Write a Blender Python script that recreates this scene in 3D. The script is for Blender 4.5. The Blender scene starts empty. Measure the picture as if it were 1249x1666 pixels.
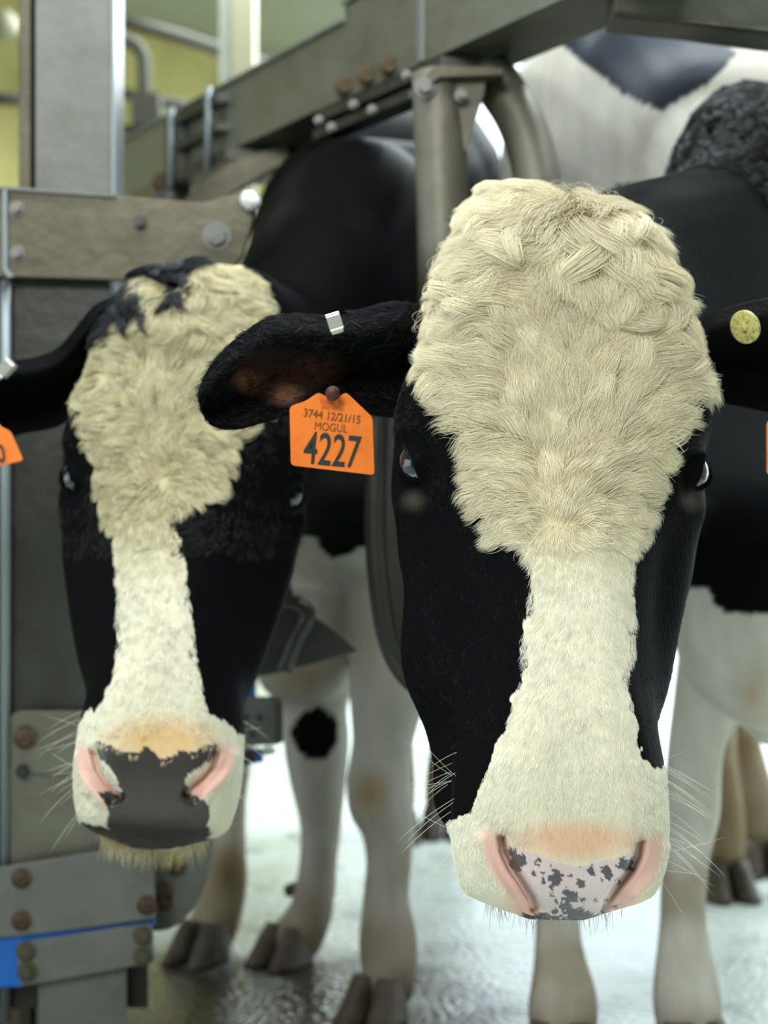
import bpy, bmesh, math, random
import numpy as np
from mathutils import Vector, Matrix

rng = np.random.default_rng(7)
random.seed(7)
SC = bpy.context.scene
COL = SC.collection

# ------------------------------------------------------------------ camera
F = 2400.0; CX, CY = 624.5, 833.0; CH = 0.72
cam = bpy.data.cameras.new('camera'); camo = bpy.data.objects.new('camera', cam); COL.objects.link(camo)
cam.sensor_fit = 'VERTICAL'; cam.sensor_height = 36.0; cam.lens = F / 1666 * 36.0
camo.location = (0, 0, CH); camo.rotation_euler = (math.pi / 2, 0, 0)
cam.clip_start = 0.05; cam.clip_end = 100
cam.dof.use_dof = True; cam.dof.focus_distance = 1.13; cam.dof.aperture_fstop = 4.5
SC.camera = camo

def P(x, y, D):                       # a pixel and a distance -> world point
    return np.array([(x - CX) / F * D, D, CH - (y - CY) / F * D])

def srgb(r, g, b):
    out = []
    for c in (r, g, b):
        c /= 255.0
        out.append(c / 12.92 if c <= 0.04045 else ((c + 0.055) / 1.055) ** 2.4)
    return out

# ------------------------------------------------------------------ world, lights, exposure
w = bpy.data.worlds.new('world'); SC.world = w; w.use_nodes = True
bg = w.node_tree.nodes['Background']
bg.inputs[0].default_value = (0.80, 0.93, 1.0, 1); bg.inputs[1].default_value = 3.0

def area(name, loc, target, size, size_y, power, color):
    l = bpy.data.lights.new(name, 'AREA'); l.shape = 'RECTANGLE'; l.size = size; l.size_y = size_y
    l.energy = power; l.color = color
    o = bpy.data.objects.new(name, l); COL.objects.link(o); o.location = loc
    o.rotation_euler = (Vector(target) - Vector(loc)).to_track_quat('-Z', 'Y').to_euler()
    return o
area('front_fill', (-0.7, -0.7, 2.2), (0.05, 1.2, 0.6), 1.4, 0.8, 50, (0.99, 1.0, 0.96))  # unseen fill light added above the camera to brighten the faces
area('stall_lamp', (0.15, 1.35, 2.5), (0.15, 1.75, 0.0), 2.6, 0.4, 62, (0.88, 0.96, 1.0))
area('back_fill', (0.6, 4.2, 2.5), (0.4, 3.4, 0.0), 3.0, 1.6, 260, (0.86, 0.97, 1.0))  # unseen area light added to imitate daylight on the back floor
area('shoulder_fill', (0.75, 2.35, 2.55), (0.6, 2.25, 0.0), 1.0, 0.35, 60, (0.86, 0.95, 1.0))  # unseen light added to brighten the near cow's shoulder
SC.view_settings.view_transform = 'Standard'; SC.view_settings.look = 'None'
SC.view_settings.exposure = 0.0; SC.view_settings.gamma = 1.0
SC.cycles.max_bounces = 6; SC.cycles.transparent_max_bounces = 4
SC.cycles.caustics_reflective = False; SC.cycles.caustics_refractive = False
SC.cycles.sample_clamp_indirect = 3.0

# ------------------------------------------------------------------ materials
def mat(name, color, rough=0.5, metal=0.0, noise=None, bump=None, spec=0.5, coat=0.0, emit=None, sheen=0):
    """noise=(scale, other_color, lo, hi); bump=(scale, strength)"""
    m = bpy.data.materials.new(name); m.use_nodes = True
    nt = m.node_tree; b = nt.nodes['Principled BSDF']
    b.inputs['Base Color'].default_value = (*color, 1); b.inputs['Roughness'].default_value = rough
    b.inputs['Metallic'].default_value = metal; b.inputs['Specular IOR Level'].default_value = spec
    b.inputs['Coat Weight'].default_value = coat
    if sheen: b.inputs['Sheen Weight'].default_value = sheen
    tc = nt.nodes.new('ShaderNodeTexCoord')
    if noise:
        n = nt.nodes.new('ShaderNodeTexNoise'); n.inputs['Scale'].default_value = noise[0]
        n.inputs['Detail'].default_value = 6; n.inputs['Roughness'].default_value = 0.65
        nt.links.new(tc.outputs['Object'], n.inputs['Vector'])
        r = nt.nodes.new('ShaderNodeValToRGB'); r.color_ramp.elements[0].position = noise[2]
        r.color_ramp.elements[1].position = noise[3]
        r.color_ramp.elements[0].color = (*color, 1); r.color_ramp.elements[1].color = (*noise[1], 1)
        nt.links.new(n.outputs['Fac'], r.inputs['Fac']); nt.links.new(r.outputs['Color'], b.inputs['Base Color'])
    if bump:
        n2 = nt.nodes.new('ShaderNodeTexNoise'); n2.inputs['Scale'].default_value = bump[0]; n2.inputs['Detail'].default_value = 4
        nt.links.new(tc.outputs['Object'], n2.inputs['Vector'])
        bp = nt.nodes.new('ShaderNodeBump'); bp.inputs['Strength'].default_value = bump[1]; bp.inputs['Distance'].default_value = 0.005
        nt.links.new(n2.outputs['Fac'], bp.inputs['Height']); nt.links.new(bp.outputs['Normal'], b.inputs['Normal'])
    if emit:
        b.inputs['Emission Color'].default_value = (*emit[0], 1); b.inputs['Emission Strength'].default_value = emit[1]
    return m

M_steel = mat('galvanised_steel', srgb(116, 117, 106), 0.42, 0.55, (7, srgb(92, 88, 72), 0.42, 0.75), (60, 0.15))
M_steel_l = mat('pale_galvanised_steel', srgb(108, 110, 106), 0.5, 0.25, (9, srgb(88, 88, 80), 0.45, 0.8), (60, 0.15))
M_steel_m = mat('weathered_steel_tube', srgb(108, 106, 94), 0.5, 0.35, (9, srgb(80, 74, 56), 0.42, 0.75), (60, 0.15))
M_steel_d = mat('grimy_steel', srgb(92, 88, 72), 0.45, 0.4, (8, srgb(62, 56, 42), 0.4, 0.7), (50, 0.2))
M_steel_dd = mat('dark_painted_steel', srgb(58, 60, 56), 0.4, 0.3, (8, srgb(40, 38, 32), 0.4, 0.7), (50, 0.2))
M_edge = mat('pale_edge_steel', srgb(128, 138, 140), 0.45, 0.3)  # paler steel for edges, the edge pipe and threaded rods
M_bolt = mat('bolt_steel', srgb(120, 118, 116), 0.5, 0.5)
M_rust = mat('rusty_bolt', srgb(96, 80, 66), 0.7, 0.3, (60, srgb(62, 46, 34), 0.4, 0.6))
M_grime = mat('caked_dirt', srgb(96, 78, 46), 0.8, 0.0, (60, srgb(60, 48, 30), 0.4, 0.6))
M_rubber = mat('dark_rubber', srgb(46, 46, 43), 0.38, 0.0, (6, srgb(34, 32, 28), 0.4, 0.7), (30, 0.2))
M_blue = mat('blue_plastic', srgb(20, 100, 190), 0.4)
M_white_pl = mat('white_plastic', srgb(225, 228, 225), 0.4)
M_wall = mat('yellow_wall', srgb(168, 158, 98), 0.9, 0, (3, srgb(132, 122, 66), 0.4, 0.75), (20, 0.3))
M_ceil = mat('grey_green_ceiling', srgb(132, 134, 110), 0.8, 0, (2, srgb(116, 116, 92), 0.4, 0.75), (15, 0.3))
M_conc = mat('concrete_wall', srgb(150, 150, 140), 0.8, 0, (3, srgb(110, 108, 96), 0.4, 0.75), (20, 0.3))
M_pipe = mat('dark_pipe', srgb(40, 38, 26), 0.8, 0.0)
M_orange = mat('orange_tag_plastic', srgb(250, 132, 48), 0.35, 0, (40, srgb(226, 108, 36), 0.5, 0.8), (90, 0.1))
M_ink = mat('black_ink', srgb(40, 46, 42), 0.5)
M_ink2 = mat('faded_ink', srgb(128, 78, 34), 0.5)
M_ink3 = mat('pale_faded_ink', srgb(200, 104, 48), 0.5)
M_stud = mat('yellowed_plastic', srgb(196, 190, 120), 0.5, 0, (300, srgb(130, 124, 70), 0.5, 0.62), (200, 0.4))
M_clip = mat('shiny_metal_clip', srgb(225, 225, 220), 0.22, 0.8)
M_hoof = mat('hoof_horn', srgb(84, 74, 62), 0.6, 0, (25, srgb(54, 44, 34), 0.4, 0.65), (40, 0.6))
M_yellow = mat('yellow_crate', srgb(214, 200, 70), 0.5)
M_beige = mat('grey_beige_rail', srgb(128, 124, 98), 0.6, 0.1)

def floor_mat():
    m = bpy.data.materials.new('wet_floor'); m.use_nodes = True; nt = m.node_tree; b = nt.nodes['Principled BSDF']
    tc = nt.nodes.new('ShaderNodeTexCoord')
    n = nt.nodes.new('ShaderNodeTexNoise'); n.inputs['Scale'].default_value = 9; n.inputs['Detail'].default_value = 8; n.inputs['Roughness'].default_value = 0.7
    nt.links.new(tc.outputs['Object'], n.inputs['Vector'])
    r = nt.nodes.new('ShaderNodeValToRGB')
    r.color_ramp.elements[0].position = 0.30; r.color_ramp.elements[0].color = (*srgb(96, 92, 78), 1)
    r.color_ramp.elements[1].position = 0.44; r.color_ramp.elements[1].color = (*srgb(196, 206, 200), 1)
    nt.links.new(n.outputs['Fac'], r.inputs['Fac'])
    # trodden manure, with shade and dark reflections painted in, where the cows stand
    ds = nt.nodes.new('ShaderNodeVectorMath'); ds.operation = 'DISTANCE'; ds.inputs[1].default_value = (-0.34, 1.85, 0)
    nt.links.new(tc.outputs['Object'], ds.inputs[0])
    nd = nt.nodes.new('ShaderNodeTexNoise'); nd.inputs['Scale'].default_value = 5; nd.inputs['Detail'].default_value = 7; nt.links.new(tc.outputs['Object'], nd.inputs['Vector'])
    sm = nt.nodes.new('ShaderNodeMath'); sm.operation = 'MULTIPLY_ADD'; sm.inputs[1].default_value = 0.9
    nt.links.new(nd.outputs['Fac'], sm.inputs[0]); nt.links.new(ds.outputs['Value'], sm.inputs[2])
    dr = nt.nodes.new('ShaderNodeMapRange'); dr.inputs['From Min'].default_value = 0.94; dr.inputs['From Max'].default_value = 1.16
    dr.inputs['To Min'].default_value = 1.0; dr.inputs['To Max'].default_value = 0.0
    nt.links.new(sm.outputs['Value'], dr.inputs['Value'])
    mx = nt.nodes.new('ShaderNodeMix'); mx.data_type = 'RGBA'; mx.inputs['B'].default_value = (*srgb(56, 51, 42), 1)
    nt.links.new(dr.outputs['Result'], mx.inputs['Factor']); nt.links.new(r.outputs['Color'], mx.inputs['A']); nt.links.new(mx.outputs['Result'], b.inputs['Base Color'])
    n2 = nt.nodes.new('ShaderNodeTexNoise'); n2.inputs['Scale'].default_value = 4; n2.inputs['Detail'].default_value = 5
    nt.links.new(tc.outputs['Object'], n2.inputs['Vector'])
    mr = nt.nodes.new('ShaderNodeMapRange'); mr.inputs['From Min'].default_value = 0.35; mr.inputs['From Max'].default_value = 0.65
    mr.inputs['To Min'].default_value = 0.16; mr.inputs['To Max'].default_value = 0.4
    nt.links.new(n2.outputs['Fac'], mr.inputs['Value']); nt.links.new(mr.outputs['Result'], b.inputs['Roughness'])
    n3 = nt.nodes.new('ShaderNodeTexVoronoi'); n3.inputs['Scale'].default_value = 90
    nt.links.new(tc.outputs['Object'], n3.inputs['Vector'])
    bp = nt.nodes.new('ShaderNodeBump'); bp.inputs['Strength'].default_value = 0.5; bp.inputs['Distance'].default_value = 0.004
    nt.links.new(n3.outputs['Distance'], bp.inputs['Height']); nt.links.new(bp.outputs['Normal'], b.inputs['Normal'])
    b.inputs['Specular IOR Level'].default_value = 0.8
    return m
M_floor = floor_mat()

def coat_mat(name, bump=0.35):
    m = bpy.data.materials.new(name); m.use_nodes = True; nt = m.node_tree; b = nt.nodes['Principled BSDF']
    a = nt.nodes.new('ShaderNodeAttribute'); a.attribute_name = 'coat'
    g = nt.nodes.new('ShaderNodeAttribute'); g.attribute_name = 'gloss'
    tc = nt.nodes.new('ShaderNodeTexCoord')
    n = nt.nodes.new('ShaderNodeTexNoise'); n.inputs['Scale'].default_value = 40; n.inputs['Detail'].default_value = 6
    mp = nt.nodes.new('ShaderNodeMapping'); mp.inputs['Scale'].default_value = (1, 1, 0.3)
    nt.links.new(tc.outputs['Object'], mp.inputs['Vector']); nt.links.new(mp.outputs['Vector'], n.inputs['Vector'])
    mr = nt.nodes.new('ShaderNodeMapRange'); mr.inputs['To Min'].default_value = 0.72; mr.inputs['To Max'].default_value = 1.2
    nt.links.new(n.outputs['Fac'], mr.inputs['Value'])
    mx = nt.nodes.new('ShaderNodeMix'); mx.data_type = 'RGBA'; mx.blend_type = 'MULTIPLY'; mx.inputs['Factor'].default_value = 1.0
    nt.links.new(a.outputs['Color'], mx.inputs['A']); nt.links.new(mr.outputs['Result'], mx.inputs['B'])
    nt.links.new(mx.outputs['Result'], b.inputs['Base Color'])
    r2 = nt.nodes.new('ShaderNodeMapRange'); r2.inputs['To Min'].default_value = 0.58; r2.inputs['To Max'].default_value = 0.22
    nt.links.new(g.outputs['Fac'], r2.inputs['Value']); nt.links.new(r2.outputs['Result'], b.inputs['Roughness'])
    n2 = nt.nodes.new('ShaderNodeTexNoise'); n2.inputs['Scale'].default_value = 380; n2.inputs['Detail'].default_value = 2
    nt.links.new(mp.outputs['Vector'], n2.inputs['Vector'])
    bp = nt.nodes.new('ShaderNodeBump'); bp.inputs['Strength'].default_value = bump; bp.inputs['Distance'].default_value = 0.002
    nt.links.new(n2.outputs['Fac'], bp.inputs['Height']); nt.links.new(bp.outputs['Normal'], b.inputs['Normal'])
    r3 = nt.nodes.new('ShaderNodeMapRange'); r3.inputs['To Min'].default_value = 0.02; r3.inputs['To Max'].default_value = 0.6
    nt.links.new(g.outputs['Fac'], r3.inputs['Value']); nt.links.new(r3.outputs['Result'], b.inputs['Specular IOR Level'])
    return m
M_coat = coat_mat('cow_coat')

def hair_mat(name, rough=0.5):
    m = bpy.data.materials.new(name); m.use_nodes = True; nt = m.node_tree; b = nt.nodes['Principled BSDF']
    a = nt.nodes.new('ShaderNodeAttribute'); a.attribute_name = 'strand_color'
    nt.links.new(a.outputs['Color'], b.inputs['Base Color']); b.inputs['Roughness'].default_value = rough
    b.inputs['Specular IOR Level'].default_value = 0.25
    return m
M_hair = hair_mat('cow_hair')
M_whisker = mat('whisker', srgb(225, 222, 205), 0.5)

def eye_mat():
    m = bpy.data.materials.new('eyeball'); m.use_nodes = True; nt = m.node_tree; b = nt.nodes['Principled BSDF']
    a = nt.nodes.new('ShaderNodeAttribute'); a.attribute_name = 'coat'
    nt.links.new(a.outputs['Color'], b.inputs['Base Color']); b.inputs['Roughness'].default_value = 0.06
    b.inputs['Coat Weight'].default_value = 0.6; b.inputs['Coat Roughness'].default_value = 0.03
    return m
M_eye = eye_mat()

# ------------------------------------------------------------------ object helpers
def tag(o, label=None, cat=None, group=None, kind=None):
    if label: o['label'] = label
    if cat: o['category'] = cat
    if group: o['group'] = group
    if kind: o['kind'] = kind
    return o

def empty(name, loc, label=None, cat=None, group=None):
    o = bpy.data.objects.new(name, None); COL.objects.link(o); o.location = Vector(loc); o.empty_display_size = 0.1
    return tag(o, label, cat, group)

def link_mesh(name, me, m, parent=None, smooth=False):
    o = bpy.data.objects.new(name, me); COL.objects.link(o)
    if m: me.materials.append(m)
    if smooth: me.shade_smooth()
    if parent:
        o.parent = parent; o.matrix_parent_inverse = Matrix.Translation(parent.location).inverted()
    return o

def from_arrays(name, V, Fc):
    me = bpy.data.meshes.new(name); me.from_pydata([tuple(v) for v in V], [], [tuple(f) for f in Fc]); me.update()
    return me

def grid_mesh(name, R, close_ends=True):
    """R: (rings, around, 3) closed rings -> manifold mesh"""
    n, k, _ = R.shape
    V = R.reshape(-1, 3)
    i = np.arange(n - 1)[:, None] * k; j = np.arange(k)[None, :]; j2 = (j + 1) % k
    Q = np.stack([i + j, i + j2, i + k + j2, i + k + j], -1).reshape(-1, 4)
    V = np.vstack([V, R[0].mean(0)[None], R[-1].mean(0)[None]])
    c0, c1 = n * k, n * k + 1
    jj = np.arange(k); j2 = (jj + 1) % k
    T0 = np.stack([np.full(k, c0), j2, jj], -1); T1 = np.stack([np.full(k, c1), (n - 1) * k + jj, (n - 1) * k + j2], -1)
    me = bpy.data.meshes.new(name)
    me.vertices.add(len(V)); me.vertices.foreach_set('co', V.ravel())
    loops = np.concatenate([Q.ravel(), T0.ravel(), T1.ravel()])
    sizes = np.concatenate([np.full(len(Q), 4), np.full(2 * k, 3)])
    starts = np.concatenate([[0], np.cumsum(sizes)[:-1]])
    me.loops.add(len(loops)); me.loops.foreach_set('vertex_index', loops.astype(np.int32))
    me.polygons.add(len(sizes)); me.polygons.foreach_set('loop_start', starts.astype(np.int32))
    me.update(calc_edges=True); me.validate()
    bm = bmesh.new(); bm.from_mesh(me); bmesh.ops.recalc_face_normals(bm, faces=bm.faces); bm.to_mesh(me); bm.free()
    return me

def bevel_obj(bm, w, seg=2):
    bmesh.ops.bevel(bm, geom=[e for e in bm.edges], offset=w, segments=seg, profile=0.7, affect='EDGES', clamp_overlap=True)

def prism(name, pts, vec, m, parent=None, bevel=0.0):
    """closed polygon of 3-D points extruded by vec"""
    bm = bmesh.new(); vs = [bm.verts.new(p) for p in pts]; f = bm.faces.new(vs)
    r = bmesh.ops.extrude_face_region(bm, geom=[f])
    bmesh.ops.translate(bm, verts=[g for g in r['geom'] if isinstance(g, bmesh.types.BMVert)], vec=Vector(vec))
    bmesh.ops.recalc_face_normals(bm, faces=bm.faces)
    if bevel:
        bmesh.ops.bevel(bm, geom=list(bm.edges), offset=bevel, segments=2, profile=0.7, affect='EDGES', clamp_overlap=True)
    me = bpy.data.meshes.new(name); bm.to_mesh(me); bm.free()
    return link_mesh(name, me, m, parent)

def pxprism(name, pts, D, th, m, parent=None, bevel=0.0, D2=None):
    """outline seen in the photograph, standing at distance D (to D2 at its right end), with real thickness"""
    xs = [p[0] for p in pts]; x0, x1 = min(xs), max(xs)
    q = []
    for x, y in pts:
        d = D if D2 is None else D + (D2 - D) * (x - x0) / (x1 - x0)
        q.append(P(x, y, d))
    return prism(name, q, (0, th, 0), m, parent, bevel)

def rrect(x0, y0, x1, y1, r, skew=0.0, n=4):
    out = []
    for cx, cy, a0 in ((x1 - r, y0 + r, -90), (x1 - r, y1 - r, 0), (x0 + r, y1 - r, 90), (x0 + r, y0 + r, 180)):
        for i in range(n + 1):
            a = math.radians(a0 + 90 * i / n); x = cx + r * math.cos(a); y = cy + r * math.sin(a)
            out.append((x, y + skew * (x - x0)))
    return out

def tube(name, pts, r, m, parent=None, seg=12, smooth=True, closed_r=None):
    pts = np.array(pts, float); n = len(pts); rr = np.full(n, r) if np.isscalar(r) else np.array(r)
    T = np.gradient(pts, axis=0); T /= np.linalg.norm(T, axis=1)[:, None]
    up = np.array([0, 0, 1.0]) if abs(T[0][2]) < 0.9 else np.array([0, 1.0, 0])
    R = []
    s = np.cross(T[0], up)
    for i in range(n):
        s = s - T[i] * s.dot(T[i]); s /= np.linalg.norm(s); u = np.cross(s, T[i])
        a = np.linspace(0, 2 * np.pi, seg, endpoint=False)
        R.append(pts[i] + rr[i] * (np.cos(a)[:, None] * s + np.sin(a)[:, None] * u))
    return link_mesh(name, grid_mesh(name, np.array(R)), m, parent, smooth)

def cyl(name, a, b, r, m, parent=None, seg=16, smooth=False):
    return tube(name, [a, b], r, m, parent, seg, smooth)

def spline(pts, n):
    """Catmull-Rom through points (k,d) -> n samples"""
    pts = np.array(pts, float); k = len(pts); t = np.linspace(0, k - 1, n); i = np.clip(t.astype(int), 0, k - 2); f = (t - i)[:, None]
    p0 = pts[np.clip(i - 1, 0, k - 1)]; p1 = pts[i]; p2 = pts[i + 1]; p3 = pts[np.clip(i + 2, 0, k - 1)]
    return 0.5 * (2 * p1 + (p2 - p0) * f + (2 * p0 - 5 * p1 + 4 * p2 - p3) * f ** 2 + (3 * p1 - p0 - 3 * p2 + p3) * f ** 3)

def hexbolt(c, r, h, m, parent, name='bolt'):
    """bolt head on a face that looks towards -Y"""
    bm = bmesh.new()
    res = bmesh.ops.create_cone(bm, cap_ends=True, segments=6, radius1=r * 0.86, radius2=r, depth=h)
    res2 = bmesh.ops.create_cone(bm, cap_ends=True, segments=16, radius1=r * 1.5, radius2=r * 1.5, depth=h * 0.3)
    bmesh.ops.translate(bm, verts=res2['verts'], vec=(0, 0, -h * 0.5))
    bmesh.ops.rotate(bm, verts=bm.verts, matrix=Matrix.Rotation(math.pi / 2, 3, 'X'))
    me = bpy.data.meshes.new(name); bm.to_mesh(me); bm.free()
    o = bpy.data.objects.new(name, me); COL.objects.link(o); me.materials.append(m); o.location = Vector(c)
    if parent:
        o.parent = parent; o.matrix_parent_inverse = Matrix.Translation(parent.location).inverted()
    return o

def inpoly(x, y, poly):
    poly = np.array(poly, float); c = np.zeros(x.shape, bool); n = len(poly)
    for i in range(n):
        x1, y1 = poly[i]; x2, y2 = poly[(i + 1) % n]
        if y1 == y2: continue
        m = (y1 > y) != (y2 > y)
        c ^= m & (x < (x2 - x1) * (y - y1) / (y2 - y1) + x1)
    return c

def toPx(V):
    return CX + V[:, 0] / V[:, 1] * F, CY - (V[:, 2] - CH) / V[:, 1] * F

_ph = rng.uniform(0, 6.28, (24, 3)); _fr = rng.normal(0, 1, (24, 3))
def vnoise(V, scale):
    """cheap smooth noise in about -1..1"""
    out = np.zeros(len(V))
    for k in range(24):
        s = scale * (1.0 + 0.12 * k)
        out += np.sin(V @ (_fr[k] * s) + _ph[k, 0])
    return out / 4.9

# ================================================================== SETTING
def setbox(name, pts, vec, m):
    o = prism(name, pts, vec, m); o['kind'] = 'structure'; return o
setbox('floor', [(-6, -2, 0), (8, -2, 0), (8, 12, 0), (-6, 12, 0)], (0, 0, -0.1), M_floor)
# yellow wall running back to the right behind the stalls, and the ceiling that meets it
setbox('wall_left', [(-4.2, 2.6, 0), (-0.2, 6.74, 0), (-0.2, 6.74, 2.7), (-4.2, 2.6, 2.7)], (-0.15, 0.15, 0), M_wall)
setbox('ceiling', [(-6, -2, 2.65), (2.6, -2, 2.65), (2.6, 4.6, 2.65), (-0.2, 6.8, 2.65), (-4.2, 6.8, 2.65), (-6, 5.0, 2.65)], (0, 0, 0.12), M_ceil)
setbox('right_light_block', [(2.6, -1.9, 0), (2.6, 2.4, 0), (2.6, 2.4, 2.65), (2.6, -1.9, 2.65)], (0.15, 0, 0), M_conc)  # unseen wall added to keep sky light off the cows' right side
setbox('wall_front', [(-5, -1.9, 0), (6, -1.9, 0), (6, -1.9, 2.65), (-5, -1.9, 2.65)], (0, -0.15, 0), M_conc)

# ================================================================== COWS
WHITE = np.array(srgb(226, 220, 196)); CREAM = np.array(srgb(222, 210, 172)); BLACK = np.array(srgb(11, 11, 12))
PINK = np.array(srgb(232, 186, 174)); ORANGE = np.array(srgb(232, 178, 146)); PAD = np.array(srgb(218, 196, 196))
SPOT = np.array(srgb(78, 76, 80)); DIRT = np.array(srgb(118, 96, 60)); MUD = np.array(srgb(72, 60, 40)); GREY = np.array(srgb(96, 92, 84))

SECT = [  # s, then (x, d) x7 in cm: face midline, face, face edge, side, lower cheek, jaw edge, jaw midline
 (-1.2, (0,8.5),(1,8.6),(1.6,9),(1.8,10),(1.6,11),(1,11.4),(0,11.5)),
 (0.0, (0,5.2),(2.2,5.4),(3.8,6.4),(4.8,9),(4.2,12),(2.6,14),(0,14.5)),
 (3.0, (0,1.6),(3.6,1.9),(6.0,3.6),(7.3,8),(7,14),(4.6,17),(0,18)),
 (8.0, (0,0),(4.8,.2),(8.2,1.8),(9.8,7),(8.8,14),(6,18),(0,20)),
 (14., (0,0),(5.6,.1),(9.8,1.6),(11.7,6),(9.8,14),(6.2,19),(0,21)),
 (20., (0,.2),(5.6,.4),(10.5,2),(13.3,6),(11.2,14),(6.6,20),(0,22)),
 (25., (0,.5),(4.8,.8),(8.9,2.6),(13.5,7),(11.8,14),(6.8,20.5),(0,22.5)),
 (30., (0,.4),(3.9,.7),(7.1,2.6),(12.3,8.4),(11.2,14),(6.6,20),(0,22)),
 (36., (0,.1),(3.4,.5),(6.0,2.4),(11.2,8.8),(10.2,13.5),(6.0,18.5),(0,20)),
 (42., (0,-.3),(3.3,.1),(5.6,2),(9.6,8),(8.6,12.8),(5.4,16.5),(0,17.8)),
 (46., (0,-.5),(3.5,-.2),(6.0,1.6),(8.5,6.4),(7.6,11.5),(5.2,15),(0,16.2)),
 (50., (0,-.3),(3.8,-.1),(6.6,1.8),(8.5,6),(7.4,11),(5.0,14.4),(0,15.4)),
 (54., (0,.4),(3.9,.5),(6.8,2.2),(8.5,6.2),(7.2,11),(4.8,13.8),(0,14.8)),
 (57.0,(0,1.7),(3.7,1.8),(6.4,3.3),(8.0,6.6),(6.5,11),(4.2,13),(0,13.8)),
 (58.8,(0,3.4),(3.4,3.5),(5.6,4.6),(7.0,7.2),(5.6,10.4),(3.4,12),(0,12.6)),
 (59.8,(0,5.8),(1.8,5.9),(3.4,6.6),(4.4,7.9),(3.6,9.6),(1.8,10.6),(0,10.9)),
 (60.5, (0,7.0),(1.0,7.1),(1.8,7.5),(2.1,8.2),(1.8,9.0),(1.0,9.5),(0,9.7)),
]

def head_grid(nv, s_fine, s_coarse):
    S = np.array([r[0] for r in SECT]); C = np.array([[p for p in r[1:]] for r in SECT], float)      # K,7,2
    s_out = np.concatenate([np.arange(-1.2, 44, s_coarse), np.arange(44, 60.5, s_fine), [60.5]])
    # Hermite in s
    K = len(S); M = np.zeros_like(C)
    for k in range(K):
        a, b = max(k - 1, 0), min(k + 1, K - 1); M[k] = (C[b] - C[a]) / (S[b] - S[a])
    idx = np.clip(np.searchsorted(S, s_out, 'right') - 1, 0, K - 2)
    h = (S[idx + 1] - S[idx]); t = (s_out - S[idx]) / h; h = h[:, None, None]; t = t[:, None, None]
    Cs = (2*t**3-3*t**2+1)*C[idx] + (t**3-2*t**2+t)*h*M[idx] + (-2*t**3+3*t**2)*C[idx+1] + (t**3-t**2)*h*M[idx+1]
    L = np.concatenate([Cs, np.stack([-Cs[:, 5:0:-1, 0], Cs[:, 5:0:-1, 1]], -1)], 1)    # ring of 12
    u = np.linspace(0, 12, nv, endpoint=False); i = u.astype(int); f = (u - i)[None, :, None]
    p0, p1, p2, p3 = (L[:, (i + o) % 12] for o in (-1, 0, 1, 2))
    R = 0.5 * (2*p1 + (p2-p0)*f + (2*p0-5*p1+4*p2-p3)*f**2 + (3*p1-p0-3*p2+p3)*f**3)
    out = np.empty(R.shape[:2] + (3,)); out[..., 0] = R[..., 0]; out[..., 1] = s_out[:, None]; out[..., 2] = R[..., 1]
    return out   # local cm (x, s, d)

def sstep(x, a, b):
    t = np.clip((x - a) / (b - a), 0, 1); return t * t * (3 - 2 * t)

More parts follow.
